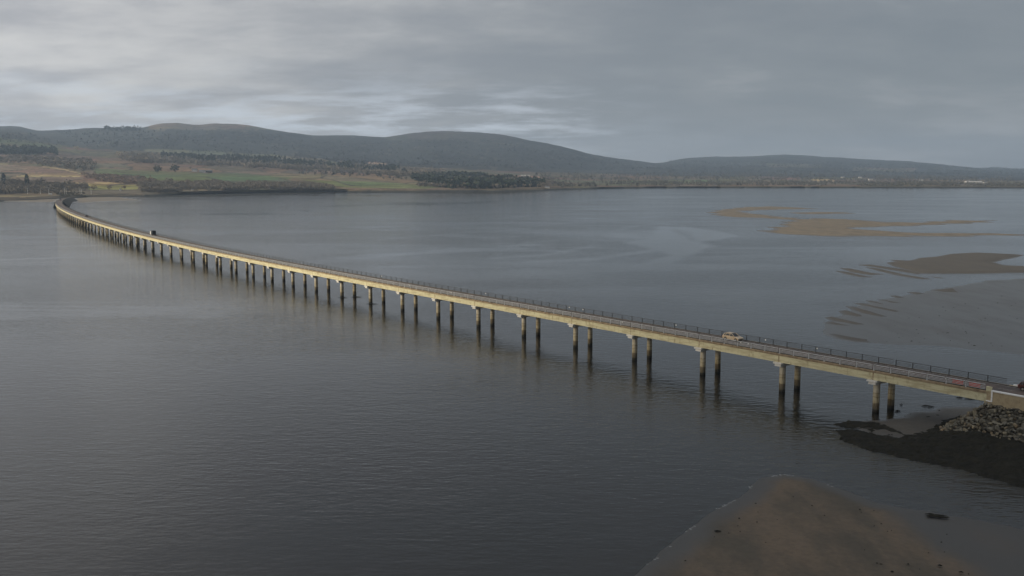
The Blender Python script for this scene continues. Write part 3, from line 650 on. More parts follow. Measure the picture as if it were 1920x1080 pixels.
# packed rock beneath the loose boulders
g_s = np.linspace(-50, 12, 90); g_o = -B_ - np.linspace(-5, 13, 50); pts = np.zeros((90, 50, 3))
for i in range(90):
    for j in range(50):
        c = at(g_s[i], g_o[j]); dd = segdist(c[0], c[1], wall0, wall1); pts[i, j] = (*c, 6.0 - .80 * float(dd) + (vnoise(np.float64(c[0] * .9), np.float64(c[1] * .9), 4) - .5) * .7)
pts[:, :, 2] = np.where(pts[:, :, 2] < -.6, -.6, pts[:, :, 2])
tag(link('rock_slope', gridmesh('rock_slope', pts), M['rockfill']), 'packed rock filling below the boulders', kind='structure')
# ------------------------------------------------------------------ sand banks and mud (height fields cut by the water)
def bankfield(name, poly_px, m, label, slope, zmax, res, namp, nscale, ndir=None, zcap=None, kind='structure', pad=1.0, rough=0.0, rscale=1.0, seed=50, fing=None):
    polys = [P([a for a, b in q], [b for a, b in q])[:, :2] for q in (poly_px if isinstance(poly_px[0], list) else [poly_px])]
    poly = np.concatenate(polys)
    x0, y0 = poly.min(0) - pad * 8; x1, y1 = poly.max(0) + pad * 8
    X, Y = np.meshgrid(np.arange(x0, x1, res), np.arange(y0, y1, res), indexing='ij')
    sdv = np.max([sdist(X, Y, [tuple(p) for p in q]) for q in polys], 0)
    if ndir is None: nx, ny = X / nscale, Y / nscale
    else:
        ca, sa = math.cos(ndir[0]), math.sin(ndir[0]); nx = (X * ca + Y * sa) / (nscale * ndir[1]); ny = (-X * sa + Y * ca) / nscale
    nn = fbm(nx, ny, 5, seed) - .5
    if zcap is not None: zmax = zcap(X, Y)
    Z = np.minimum(sdv, zmax / slope) * slope + nn * namp
    if fing:
        fa, wl, am, reach = fing; cr_ = -X * math.sin(fa) + Y * math.cos(fa); al = X * math.cos(fa) + Y * math.sin(fa)
        wv = np.sin(2 * math.pi * (cr_ + 9 * (fbm(al / 55, cr_ / 20, 3, seed + 3) - .5) * 2) / wl + 3 * (fbm(X / 60, Y / 60, 2, seed + 6) - .5))
        Z = Z + (wv - .25) * am * (np.exp(-np.maximum(sdv, 0) / reach) * (.6 + .8 * fbm(X / 30, Y / 30, 2, seed + 8)) + .03)
    Z = np.where(Z > zmax, zmax + (Z - zmax) * .3, Z)
    if rough: Z += np.where(Z > 0, (fbm(X / rscale, Y / rscale, 3, seed + 9) - .45) * rough, 0)
    Z = np.maximum(Z, -.5)
    if name == 'sand_bank' and seed == 60:      # broken foam along the water's edge
        ci, cj = np.nonzero((Z > -.004) & (Z < .012) & (fbm(X / 2.5, Y / 2.5, 3, 44) > .56) & (sdv < 2.5) & (X < 48) & (vnoise(X * 3, Y * 3, 8) > .4)); fv = []
        for a, b in zip(ci, cj):
            x_, y_ = X[a, b], Y[a, b]; q_ = .03 + .08 * random.random(); fv += [(x_ - q_ * 1.6, y_ - q_, .022), (x_ + q_ * 1.6, y_ - q_, .022), (x_ + q_ * 1.6, y_ + q_, .022), (x_ - q_ * 1.6, y_ + q_, .022)]
        if fv: tag(link('foam', pymesh('foam', fv, [tuple(range(k, k + 4)) for k in range(0, len(fv), 4)]), M['foam']), 'thin broken foam along the edge of the brown bank', kind='stuff')
    pts = np.stack([X, Y, Z], -1)
    i = np.arange(X.size).reshape(X.shape); q = np.stack([i[:-1, :-1], i[1:, :-1], i[1:, 1:], i[:-1, 1:]], -1).reshape(-1, 4)
    zf = Z.ravel()[q].max(1); q = q[zf > -.12]
    used, inv = np.unique(q.ravel(), return_inverse=True)
    me_ = npmesh(name, pts.reshape(-1, 3)[used], inv.reshape(-1, 4))
    return tag(link(name, me_, m, smooth=True), label, kind=kind)
fore = [(1120, 1150), (1185, 1078), (1250, 1022), (1330, 967), (1400, 920), (1435, 899), (1470, 893), (1520, 900), (1575, 920), (1640, 942), (1720, 958), (1820, 975), (1960, 1000), (2100, 1030), (2100, 1250), (1100, 1250)]
def wd(a, b, z=0):
    p, q = P(*a), P(*b); return math.atan2(q[1] - p[1], q[0] - p[0])
bankfield('sand_bank', fore, M['sand'], 'brown sand bank in the foreground with a wet rim', .05, .55, .35, .26, 9, (wd((1250, 1060), (1470, 900)), 2.2), zcap=lambda X, Y: np.clip(.46 - (X - 38) * .026 + (fbm(X / 9, Y / 9, 3, 91) - .5) * .10, .035, .46), seed=60)
def zq(*a): return [(1320 + a[k] / 3.195, 350 + a[k + 1] / 3.195) for k in range(0, len(a), 2)]
bankfield('sand_bank', [zq(20,155, 60,140, 240,121, 400,118, 600,127, 690,133, 420,137, 250,145, 240,151, 330,165, 400,175, 500,183, 600,186, 560,200, 480,195, 330,187, 150,184, 60,173), zq(500,158, 620,151, 870,154, 910,160, 700,165, 540,164),
    zq(360,265, 440,235, 520,200, 640,189, 860,194, 980,204, 1100,213, 1300,213, 1500,201, 1745,202, 1720,213, 1500,224, 1300,234, 1000,242, 870,251, 1000,261, 1200,273, 1500,276, 1917,283, 2100,284, 2100,293, 1917,293, 1500,299, 1150,299, 900,299, 700,294, 480,284)],
    M['sandfar'], 'long pale sand bank lying far out in the firth', .02, .45, 2.2, .22, 26, (wd((1450, 430), (1560, 441)), 5), fing=(wd((1540, 434), (1640, 441)), 40, .10, 35), seed=61)
bankfield('sand_bank', [zq(1095,455, 1150,448, 1250,440, 1300,425, 1400,418, 1480,402, 1640,394, 1860,404, 1930,410, 1840,430, 1740,453, 1800,470, 2100,482, 2100,512, 1700,521, 1450,523, 1300,522, 1200,497, 1130,478),
    zq(908,467, 1000,466, 1200,494, 1330,518, 1290,527, 1150,505, 1000,480), zq(808,487, 880,490, 1000,515, 1085,525, 1000,531, 880,512), zq(785,504, 850,509, 1005,543, 930,541, 850,524),
    zq(955,482, 1040,488, 1200,526, 1375,554, 1300,555, 1150,531, 1040,504), zq(1110,437, 1220,442, 1245,452, 1165,456), zq(1320,534, 1485,551, 1395,548)],
    M['mud2'], 'brown streaked sand bank in the middle distance', .06, .42, .8, .10, 9, (wd((1600, 503), (1700, 520)), 6), seed=62)
bankfield('wet_sand', zq(718,882, 735,830, 760,800, 820,770, 850,750, 900,725, 960,700, 1040,685, 1120,668, 1230,650, 1350,625, 1500,600, 1700,562, 1917,550, 2300,540, 2300,1090, 1917,1010, 1500,960, 1100,945, 900,930, 800,915),
    M['mud'], 'broad grey mud flat behind the bridge', .02, .07, .8, .07, 6, (wd((1590, 575), (1700, 600)), 4), seed=63)
bankfield('mud_flat', [zq(722,785, 760,777, 860,796, 1020,831, 900,832, 780,808), zq(716,816, 760,806, 930,838, 820,838, 760,828), zq(806,746, 850,739, 960,766, 980,782, 900,784, 830,766), zq(845,715, 900,717, 1000,741, 1130,782, 1050,784, 920,757), zq(890,697, 950,697, 1100,726, 1200,748, 1150,757, 1000,727, 940,712),
    zq(962,683, 1000,682, 1110,705, 1050,710), zq(1025,673, 1100,678, 1250,706, 1100,699), zq(1112,654, 1150,652, 1225,668, 1160,670), zq(1215,632, 1260,629, 1345,643, 1270,650), zq(1350,618, 1500,606, 1560,640, 1420,632), zq(730,880, 780,878, 1000,915, 1010,935, 900,930, 800,912)],
    M['mud2'], 'dark fingers of higher mud along the edge of the grey flat', .05, .22, .45, .05, 4, (wd((1590, 575), (1700, 600)), 4), seed=66)
bankfield('tidal_flat', [(140, 372), (165, 367), (200, 367), (235, 371), (268, 375.5), (225, 376), (190, 378), (160, 380), (140, 380)], M['sandfar'], 'low muddy spit to the right of the far bridge end', .03, .5, 2.0, .5, 18, seed=81)
bankfield('tidal_flat', [(-80, 368), (60, 368), (112, 371), (106, 379), (60, 379), (20, 377.5), (-80, 378)], M['sandfar'], 'low muddy strip to the left of the far bridge end', .03, .5, 2.0, .6, 18, seed=82)
bankfield('tidal_flat', [(300, 364), (450, 361.5), (640, 359.5), (660, 361), (560, 363), (470, 365), (380, 368), (300, 369)], M['weed'], 'thin dark tidal ledge along the wooded shore', .02, .4, 2.5, .9, 18, seed=83)
bankfield('mud_flat', [(1590, 800), (1600, 790), (1650, 788), (1690, 776), (1760, 766), (1850, 762), (1990, 758), (1990, 870), (1800, 850), (1700, 825), (1640, 815)], M['mud2'], 'strip of bare mud beside the seaweed below the bridge end', .05, .30, .35, .25, 6, seed=64)
bankfield('seaweed_bed', [(1566, 796), (1580, 789), (1640, 792), (1690, 806), (1700, 816), (1740, 800), (1760, 785), (1800, 779), (1850, 778), (1990, 790), (2100, 930), (2000, 935), (1920, 916), (1850, 895), (1790, 877), (1700, 861), (1640, 847), (1590, 830), (1562, 806), (1600, 806), (1640, 815), (1680, 822), (1700, 819), (1640, 806), (1590, 803)],
          M['weed'], 'dark seaweed covering the mud below the rock armour', .22, .65, .22, .42, 2.0, None, zcap=lambda X, Y: np.clip(2.4 - .15 * (segdist(X, Y, wall0, wall1) - 4.5), .35, 2.4), kind='stuff', rough=.5, rscale=.6, seed=65)
# scattered seaweed clumps on the flats
mb_v = []; mb_f = []
def clump(x, y, z, r_, ry, rnd):
    n = 7; base = len(mb_v); a0 = rnd.random() * 6
    for k in range(n):
        t = a0 + 2 * math.pi * k / n; q = rnd.uniform(.6, 1.2); mb_v.append((x + math.cos(t) * r_ * q, y + math.sin(t) * ry * q, z - .05))
    mb_v.append((x, y, z + .2 * min(r_, ry) + .05))
    for k in range(n): mb_f.append((base + k, base + (k + 1) % n, base + n))
rc = random.Random(3)
def scatter(poly, n, r0, r1, z):
    xs = [p[0] for p in poly]; ys = [p[1] for p in poly]; k = 0
    while k < n:
        x, y = rc.uniform(min(xs), max(xs)), rc.uniform(min(ys), max(ys))
        if not bool(inpoly(np.array(x), np.array(y), poly)): continue
        p = P(x, y, z); rr = r0 * (r1 / r0) ** (rc.random() ** 2.2); clump(p[0], p[1], z, rr * rc.uniform(1, 1.9), rr, rc); k += 1
scatter([(1250, 1060), (1440, 905), (1520, 905), (1700, 975), (1900, 1010), (1900, 1078), (1200, 1078)], 42, .05, .26, .42)
scatter([(1650, 600), (1750, 560), (1915, 550), (1915, 650), (1700, 645), (1620, 640)], 80, .08, .32, .1)
scatter([(1570, 790), (1640, 785), (1860, 755), (1900, 760), (1600, 850)], 60, .1, .7, .15)
for x, y, a, b in [(1755, 966, 1.5, .5), (1742, 963, .9, .25), (1768, 969, .9, .3), (644.4, 557.5, 2.2, .5), (667.5, 556.5, 2.6, .5), (698, 569.5, 2.2, .5), (1345, 995, .5, .3), (1434, 1000, .35, .25), (1683, 770, .7, .5), (1690, 758, .5, .3), (1735, 760, 1.1, .3), (1745, 762, .8, .3), (1652, 1058, .5, .25), (1820, 746, 1.6, .5), (1800, 745, 1.0, .4), (1843, 748, 1, .4)]:
    p = P(x, y, .15 if y < 900 else .3); clump(p[0], p[1], p[2], a, b, rc)
tag(link('seaweed_clumps', pymesh('seaweed_clumps', mb_v, mb_f), M['weed']), 'dark seaweed clumps scattered on the flats', kind='stuff')
# ------------------------------------------------------------------ cars
def side_extrude(prof_, half, m, name, parent, taper=None):
    v = []; n = len(prof_)
    for sgn in (-1, 1):
        for x, z in prof_:
            hw = half * (taper(z) if taper else 1); v.append((x, sgn * hw, z))
    f = [tuple(range(n)), tuple(range(2 * n - 1, n - 1, -1))] + [(i, n + i, n + (i + 1) % n, (i + 1) % n) for i in range(n)]
    me_ = pymesh(name, v, f); o = link(name, me_, m, parent)
    bv = o.modifiers.new('bevel', 'BEVEL'); bv.width = .05; bv.segments = 2; bv.limit_method = 'ANGLE'; return o
def car(name, label, cat, s, off, facing, paint, group=None):
    t = tag(empty(name, (*at(s, off), ZT - .02 + float(zoff(s))), heading(s) + (0 if facing > 0 else math.pi)), label, cat, group)
    body = side_extrude([(-2.25, .38), (-2.28, .75), (-2.15, 1.02), (-.95, 1.04), (1.05, 1.0), (2.05, .86), (2.22, .62), (2.2, .34), (1.78, .3), (1.72, .58), (1.4, .72), (1.08, .58), (1.02, .28), (-1.02, .28), (-1.08, .58), (-1.4, .72), (-1.72, .58), (-1.78, .3)], .9, paint, 'body', t)
    cab = side_extrude([(-2.1, 1.0), (-1.78, 1.46), (-1.35, 1.6), (-.1, 1.62), (.3, 1.5), (1.15, 1.0)], .84, M['glass'], 'window', t, lambda z: 1 - .2 * (z - 1.0) / .6)
    rf = MB().box((-.75, 0, 1.615), (1.5, 1.25, .05)); rf.build('roof', paint, t)
    pl = MB()
    for sgn in (-1, 1):
        for x0, x1 in ((-.35, -.25), (-1.45, -1.3)): pl.tube((x0, sgn * .83, 1.02), (x1 + .1, sgn * .69, 1.58), .045)
        pl.tube((1.12, sgn * .83, 1.0), (.28, sgn * .69, 1.53), .05); pl.tube((-2.05, sgn * .83, 1.02), (-1.75, sgn * .71, 1.46), .07)
        pl.tube((-1.75, sgn * .69, 1.5), (.25, sgn * .69, 1.56), .04)
    pl.build('window_frame', paint, t)
    for x in (-1.4, 1.4):
        for sgn in (-1, 1):
            w_ = MB().tube((x, sgn * .72, .33), (x, sgn * .93, .33), .33, n=18).build('wheel', M['tyre'], t)
            MB().tube((x, sgn * .925, .33), (x, sgn * .945, .33), .2, n=12).build('rim', M['rim'], w_)
    for sgn in (-1, 1):
        MB().box((2.12, sgn * .62, .72), (.2, .36, .14)).build('headlight', M['lamp'], t)
        MB().box((.82, sgn * .98, 1.08), (.16, .16, .12)).build('wing_mirror', paint, t)
    for sgn in (-1, 1): MB().box((-2.24, sgn * .68, .86), (.12, .3, .18)).build('tail_light', M['red'], t)
    MB().box((2.23, 0, .47), (.06, 1.2, .16)).build('grille', M['darkbox'], t)
    return t
s = s_of_px(1376, 1.5, ZT + .6)
car('estate_car', 'champagne coloured car driving on the bridge in the lane nearer the mud flat', 'car', s, 1.2, -1, M['gold'])
s = s_of_px(1936, 1.5, ZT + .8)
car('hatchback', 'dark red car at the causeway end of the bridge beside the far parapet', 'car', s, 1.9, -1, M['darkred'])
s = s_of_px(161, 1.0, ZT + .8)
car('small_car', 'small black car on the distant curve of the bridge', 'car', s, 1.5, 1, M['blackcar'])
s = s_of_px(118, 0.0, ZT + .8)
if True:
    sx = S1 + 60
    car('small_car', 'tiny dark red car farthest away where the road reaches the shore', 'car', sx, .8, 1, M['darkred'])
# box lorry
s = s_of_px(287, 1.2, ZT + 1)
t = tag(empty('box_lorry', (*at(s, 1.4), ZT - .02), heading(s)), 'dark box lorry with a white cab driving towards the wooded shore', 'lorry')
side_extrude([(1.9, .5), (1.9, 2.35), (2.1, 2.5), (3.1, 2.45), (3.75, 1.5), (3.85, .5)], 1.1, M['white'], 'cab', t)
w_ = MB().add([(3.2, -.95, 2.3), (3.2, .95, 2.3), (3.78, 1.0, 1.5), (3.78, -1.0, 1.5)], [(0, 1, 2, 3)]).build('windscreen', M['glass'], t)
bx_ = MB().box((-.05, 0, 1.85), (3.7, 2.2, 2.2)).build('cargo_box', M['darkbox'], t)
bv = bx_.modifiers.new('bevel', 'BEVEL'); bv.width = .06; bv.segments = 2
MB().box((.6, 0, .65), (4.8, .9, .2)).build('chassis', M['tyre'], t)
for x in (2.7, -1.2):
    for sgn in (-1, 1):
        w_ = MB().tube((x, sgn * .75, .45), (x, sgn * 1.05, .45), .45, n=16).build('wheel', M['tyre'], t)
        MB().tube((x, sgn * 1.045, .45), (x, sgn * 1.06, .45), .24, n=12).build('rim', M['rim'], w_)
# ------------------------------------------------------------------ red barriers behind the near rail
def barrier(s0, label):
    c = at(s0, -B_ + .75); t = tag(empty('road_barrier', (*c, ZT + .0), heading(s0)), label, 'barrier', 'red plastic barriers behind the near parapet')
    fr = MB()
    for z in (.28, .5, .72, .94): fr.box((0, 0, z), (1.9, .06, .13))
    for x in (-.92, 0, .92): fr.box((x, 0, .58), (.08, .08, .92))
    fr.build('panel', M['red'], t)
    for x in (-.7, .7): MB().box((x, 0, .06), (.14, .6, .12)).build('foot', M['tyre'], t)
    MB().box((-.35 if 'white' in label else 0, -.045, .94), (.75, .03, .12)).build('reflector_strip', M['white' if 'white' in label else 'red'], t)
barrier(s_of_px(1795, -B_ + .75, ZT + .6), 'plain red plastic barrier standing behind the second last bay of the rail')
barrier(s_of_px(1830, -B_ + .75, ZT + .6), 'red plastic barrier with a white strip behind the last bay of the rail')
# ------------------------------------------------------------------ trees
def crown_shape(kind, n, seed, size=None):
    r_ = np.random.default_rng(seed)
    v = []; f = []
    for k in range(n):
        if kind == 'conifer':
            h = r_.random() ** 1.3; rad = (1 - h) ** .8 * .30 + .02; a = r_.random() * 6.28; q = rad * math.sqrt(r_.uniform(.3, 1)); c = np.array([math.cos(a) * q, math.sin(a) * q, .08 + h * .92]); sz = size or .10
        elif kind == 'column':
            h = r_.random(); rad = .17 * math.sin(math.pi * min(1, .12 + .86 * h)) ** .6; a = r_.random() * 6.28; q = rad * math.sqrt(r_.uniform(.3, 1)); c = np.array([math.cos(a) * q, math.sin(a) * q, .04 + h * .95]); sz = size or .09
        else:
            d_ = r_.normal(size=3); d_ /= np.linalg.norm(d_); q = r_.uniform(.55, 1.05) ** .7
            lob = 1 + .28 * math.sin(3 * math.atan2(d_[1], d_[0]) + seed) + .18 * math.sin(5 * d_[2] * 2 + seed * 2)
            c = d_ * q * lob * np.array([.46, .46, .36]) + np.array([0, 0, .62]); sz = size or .10
            if kind == 'bush': c = d_ * q * lob * np.array([.6, .6, .42]) + np.array([0, 0, .38])
        n1_ = r_.normal(size=3); n1_ /= np.linalg.norm(n1_); n2_ = np.cross(n1_, r_.normal(size=3)); n2_ /= np.linalg.norm(n2_)
        s1_, s2_ = sz * r_.uniform(.5, 1.3), sz * r_.uniform(.5, 1.3); b0 = len(v)
        v += [c - n1_ * s1_, c + n2_ * s2_, c + n1_ * s1_, c - n2_ * s2_]; f.append((b0, b0 + 1, b0 + 2, b0 + 3))
    return np.array(v), np.array(f)
def wood(name, polys, n, kinds, hrange, m, label, seed, faces=9, size=.22, zmin=4.5):
    """far-off wood that reads as one mass: thousands of small leaf-clump trees merged"""
    r_ = np.random.default_rng(seed); VV = []; FF = []; nv = 0
    protos = [crown_shape(k, faces, seed * 7 + i, size) for i, k in enumerate(kinds)]
    sel = np.zeros(PX.shape, bool)
    for poly in polys: sel |= inpoly(PX, PY, poly)
    sel &= T[:, :, 2] > zmin
    sel[-10:] = False; sel[:2] = False; sel[:, :60] = False
    ii, jj = np.nonzero(sel)
    # area weight so that the density is even on the ground
    ar = (T[ii, jj, 1] * 3 / F) * np.maximum(1, np.abs(T[np.minimum(ii + 1, len(T) - 1), jj, 1] - T[ii, jj, 1]))
    clus = fbm(T[ii, jj, 0] / 60, T[ii, jj, 1] / 90, 3, seed + 5); ar = ar * np.clip((clus - .42) * 7, .05, 1) / T[ii, jj, 1] ** .7
    idx = r_.choice(len(ii), size=n, p=ar / ar.sum())
    for k in range(n):
        i, j = ii[idx[k]], jj[idx[k]]; i = min(i, len(T) - 2); j = min(j, NC - 2)
        a, b = r_.random(), r_.random()
        p = (T[i, j] * (1 - a) + T[i + 1, j] * a) * (1 - b) + (T[i, j + 1] * (1 - a) + T[i + 1, j + 1] * a) * b
        v, f = protos[r_.integers(len(protos))]; h = r_.uniform(*hrange); w_ = h * r_.uniform(.8, 1.3); t = r_.random() * 6.28
        c, s2 = math.cos(t), math.sin(t)
        q = np.stack([(v[:, 0] * c - v[:, 1] * s2) * w_ + p[0], (v[:, 0] * s2 + v[:, 1] * c) * w_ + p[1], v[:, 2] * h + p[2] - .6], -1)
        VV.append(q); FF.append(f + nv); nv += len(q)
    return tag(link(name, npmesh(name, np.concatenate(VV), np.concatenate(FF)), m), label, kind='stuff')
wood('woods', [[(100, 246), (190, 243), (200, 236), (265, 236), (275, 250), (300, 243), (500, 252), (600, 268), (720, 268), (830, 262), (940, 264), (1050, 286), (1230, 310), (1230, 322), (1000, 318), (830, 312), (640, 305), (480, 294), (300, 284), (160, 277)], [(-60, 243), (60, 254), (155, 278), (60, 272), (-60, 262)], [(1230, 300), (1920, 312), (1920, 328), (1230, 325)]],
     5000, ['conifer', 'conifer', 'round'], (8, 13), M['hillwood'], 'dark conifer forest covering the hillsides', 1, 6, .24)
wood('woods', [[(-60, 279), (105, 283), (105, 291), (-60, 290)]], 420, ['conifer', 'round'], (12, 18), M['conifer'], 'dark belt of conifers in the upper fields', 2, 16)
wood('woods', [[(225, 291), (330, 294), (480, 303), (600, 306), (740, 318), (830, 322), (830, 336), (760, 332), (620, 322), (520, 318), (430, 314), (330, 308), (240, 305)]], 3600, ['round', 'round', 'conifer'], (10, 18), M['bare'], 'mixed wood of bare trees above the farm', 3, 22, .15)
wood('woods', [[(300, 292), (480, 300), (640, 310), (760, 320), (760, 328), (600, 318), (420, 309), (300, 302)]], 700, ['conifer'], (14, 24), M['conifer'], 'dark conifers standing through the bare wood', 4, 16)
wood('woods', [[(260, 338), (330, 341), (470, 345), (600, 349), (625, 353), (620, 357.5), (480, 359), (300, 362), (262, 363), (258, 350)]], 2300, ['round', 'bush'], (6, 11), M['bare'], 'belt of bare shrubby trees along the shore', 5, 36, .12, 3.0)
wood('woods', [[(820, 330), (870, 330), (930, 336), (1020, 342), (1020, 350), (920, 354), (850, 354), (800, 349), (770, 335)]], 1300, ['conifer', 'round'], (10, 19), M['conifer'], 'dark plantation on the point across the firth', 6, 14, .22, 3.0)
wood('woods', [[(800, 335), (930, 336), (1040, 342), (1040, 352), (920, 355), (780, 352)]], 700, ['round'], (8, 14), M['bare'], 'bare trees mixed into the plantation on the point', 14, 16, .18, 3.0)
wood('woods', [[(-60, 340), (30, 344), (110, 348), (158, 351), (160, 358), (130, 363), (-60, 366)]], 560, ['round', 'bush'], (7, 13), M['bare'], 'bare trees behind the far bridge end', 7, 36, .12, 4.8)
wood('woods', [[(1020, 340), (1250, 341), (1480, 340), (1920, 343), (1920, 350), (1480, 349), (1250, 349), (1040, 352)]], 2200, ['round', 'conifer'], (4, 9), M['farwood'], 'low belt of trees along the farthest shore', 8, 8, .26, 3.0)
wood('woods', [[(150, 327), (270, 334), (262, 346), (205, 343), (165, 336)]], 900, ['bush', 'round'], (4, 8), M['barered'], 'reddish scrub beside the green field', 9, 20, .18)
wood('woods', [[(40, 295), (175, 303), (180, 326), (150, 322), (60, 308), (-60, 306), (-60, 298)]], 420, ['round'], (9, 15), M['bare'], 'thin wood of bare trees between the ploughed fields', 10, 26, .14)
wood('woods', [[(560, 320), (820, 335), (820, 342), (700, 336), (560, 328)], [(1000, 325), (1500, 326), (1900, 332), (1900, 341), (1480, 338), (1000, 338)]], 1500, ['round', 'conifer'], (6, 12), M['farwood'], 'dark hedges and copses across the low fields', 11, 10, .24)
wood('woods', [[(196, 238), (262, 238), (262, 246), (196, 246)]], 150, ['conifer', 'round'], (12, 20), M['conifer'], 'clump of tall trees on the crest of the ridge', 13, 12, .2)
wood('gorse', [[(105, 362), (155, 361), (160, 369), (108, 369)]], 220, ['bush'], (1.5, 3), M['scrub'], 'low yellowish scrub around the far bridge end', 12, 20, .2, 1.0)

def tree_proto(kind, seed, mcrown, n=150):
    root = empty('tree'); v, f = crown_shape(kind, n, seed, .085 if kind != 'bush' else .1)
    cr = link('crown', npmesh('crown', v, f), mcrown, root)
    tr = MB().tube((0, 0, -.05), (0, 0, .45), .028, .018, 7)
    r_ = random.Random(seed)
    if kind == 'round':
        for k in range(6):
            a = r_.random() * 6.28; z0 = r_.uniform(.22, .42); tr.tube((0, 0, z0), (math.cos(a) * .3, math.sin(a) * .3, z0 + r_.uniform(.2, .4)), .014, .004, 5)
    trm = tr.build('trunk', M['trunk'], root)
    return root, cr, trm
protos = {}
def place_tree(kind, x, y, h, label, mk, group=None, name='tree', wd_=1.0):
    key = (kind, mk)
    if key not in protos:
        protos[key] = tree_proto(kind, len(protos) + 3, M[mk]); root = protos[key][0]; kids = None
    else:
        src = protos[key]; root = src[0].copy(); COL.objects.link(root)
        for c in src[1:]:
            q = c.copy(); COL.objects.link(q); q.parent = root
    root.name = name
    for k_ in ('label', 'category', 'group'):
        if k_ in root: del root[k_]
    root.location = ground_px(x, y); root.scale = (h * wd_, h * wd_, h); root.rotation_euler = (0, 0, random.random() * 6)
    tag(root, label, 'tree', group); return root
place_tree('column', 7, 346, 24, 'tall dark columnar conifer at the left edge of the shore trees', 'conifer', name='conifer')
place_tree('column', 51, 349, 25, 'tall dark columnar conifer standing alone to the right of the other above the shore trees', 'conifer', name='conifer')
place_tree('round', 224, 297, 26, 'tall pale bare tree standing above the mixed wood', 'pale', name='pale_tree')
place_tree('round', 229, 301, 20, 'dark rounded tree just below the tall pale one', 'bare', name='bare_tree')
place_tree('round', 143, 283, 20, 'pale bare tree at the foot of the forest slope', 'pale', name='pale_tree')
place_tree('round', 296, 325, 22, 'dark broad tree at the left end of the farm field', 'conifer', name='dark_tree')
place_tree('round', 328, 324, 24, 'dark broad tree closest to the farmhouse', 'conifer', name='dark_tree')
place_tree('conifer', 345, 303, 24, 'slim spruce left of the tallest one in the mixed wood', 'conifer', name='conifer', wd_=.8)
place_tree('conifer', 373, 306, 34, 'tallest slim spruce rising out of the mixed wood', 'conifer', name='conifer', wd_=.7)
place_tree('conifer', 425, 308, 22, 'spruce right of the tallest one in the mixed wood', 'conifer', name='conifer', wd_=.8)
place_tree('conifer', 465, 308, 22, 'spruce at the right end of the mixed wood crest', 'conifer', name='conifer', wd_=.8)
place_tree('round', 357, 318, 9, 'small tree beside the white gable of the farmhouse', 'bare', name='small_tree')
for x, y, h in [(10, 306, 12), (36, 307, 12), (58, 308, 11), (80, 312, 14), (96, 315, 13), (113, 311, 15), (126, 318, 15), (141, 321, 14), (156, 323, 13), (166, 318, 12)]:
    place_tree('round', x, y, h, 'bare brown tree in the line along the top of the ploughed field', 'bare', 'bare trees along the ploughed field', 'bare_tree')
for x, y, h in [(176, 357, 11), (205, 356, 9), (233, 355.5, 9), (282, 346, 18), (268, 343, 12), (352, 344, 10), (465, 344, 9), (497, 345, 9)]:
    place_tree('round', x, y, h, 'bare tree standing out above the hedges by the shore', 'barered', 'single bare trees near the shore', 'bare_tree')
for x, y, h in [(20, 352, 15), (34, 350, 17), (66, 352, 17), (78, 350, 18), (88, 353, 14), (110, 355, 16), (128, 354, 18), (140, 356, 15), (151, 356, 14), (160, 357, 11)]:
    place_tree('round', x, y, h, 'bare tree in the grove behind the far bridge end', 'bare', 'bare trees of the shore grove', 'bare_tree')
# ------------------------------------------------------------------ buildings
def house(x, y, Lx, Dy, hw, hr, label, rz=0.0, wallm='housewall', roofm='slate', name='house', nwin=3, ground=None):
    g = ground_px(x, y); t = tag(empty(name, g, rz), label, 'building')
    MB().box((0, 0, hw / 2 - .5), (Lx, Dy, hw + 1)).build('wall', M[wallm], t)
    x0, y0 = Lx / 2 + .3, Dy / 2 + .4
    MB().add([(-x0, -y0, hw + .004), (x0, -y0, hw + .004), (x0, y0, hw + .004), (-x0, y0, hw + .004), (-x0, 0, hw + hr), (x0, 0, hw + hr)], [(0, 1, 5, 4), (2, 3, 4, 5), (0, 4, 3), (1, 2, 5), (3, 2, 1, 0)]).build('roof', M[roofm], t)
    for k in range(nwin):
        MB().box((-Lx / 2 + Lx * (k + .5) / nwin, -Dy / 2 - .02, hw * .55), (1.2, .1, 1.3)).build('window', M['glass'], t)
    return t
house(365, 322, 15, 9, 6, 4, 'white farmhouse at the left of the farm buildings in the green field', .1)
house(379, 323, 17, 10, 4, 3, 'grey shed standing between the white farmhouse and the black barn', .1, 'steel', 'slate', 'shed', 0)
house(392, 323.5, 18, 10, 4.5, 3, 'black barn at the right of the farm buildings', .1, 'darkbox', 'slate', 'barn', 0)
house(226, 357.5, 3.5, 3, 3, 1.5, 'small white hut nearest the far bridge end on the shore road', 0, name='hut', nwin=0)
house(278, 356.3, 4.5, 3, 2.6, 1, 'white hut at the left of the row along the shore wood', 0, name='hut', nwin=0)
house(361, 357, 5, 3, 2, .7, 'low white hut right of the first hut along the shore wood', 0, name='hut', nwin=0)
house(470, 355.8, 5, 3, 2.2, .8, 'white hut below the right half of the shore wood', 0, name='hut', nwin=0)
house(1026, 352.5, 13, 6, 3.5, 2, 'low white cottage on the point below the dark plantation', 0, name='cottage')
house(985, 331.5, 34, 12, 5, 2, 'long white shed above the dark plantation', 0, 'housewall', 'housewall', 'shed', 0)
house(871, 326, 10, 8, 5, 3, 'small white house among the trees up left of the long shed', 0, nwin=2)
house(1825, 345, 60, 16, 8, 3, 'long white shed far off on the right hand shore', 0, 'housewall', 'housewall', 'shed', 0)
house(1847, 345.5, 12, 10, 7, 3, 'white house to the right of the long far shed', 0, nwin=2)
for x, y, n_ in [(1580, 334, 'small white house high above the stubble field'), (1613, 334, 'white house right of the one above the stubble field'), (1632, 338, 'lowest white house right of the stubble field'), (1727, 339, 'white house between the stubble field and the long far shed')]:
    house(x, y, 16, 10, 6, 3.5, n_, 0, nwin=2)
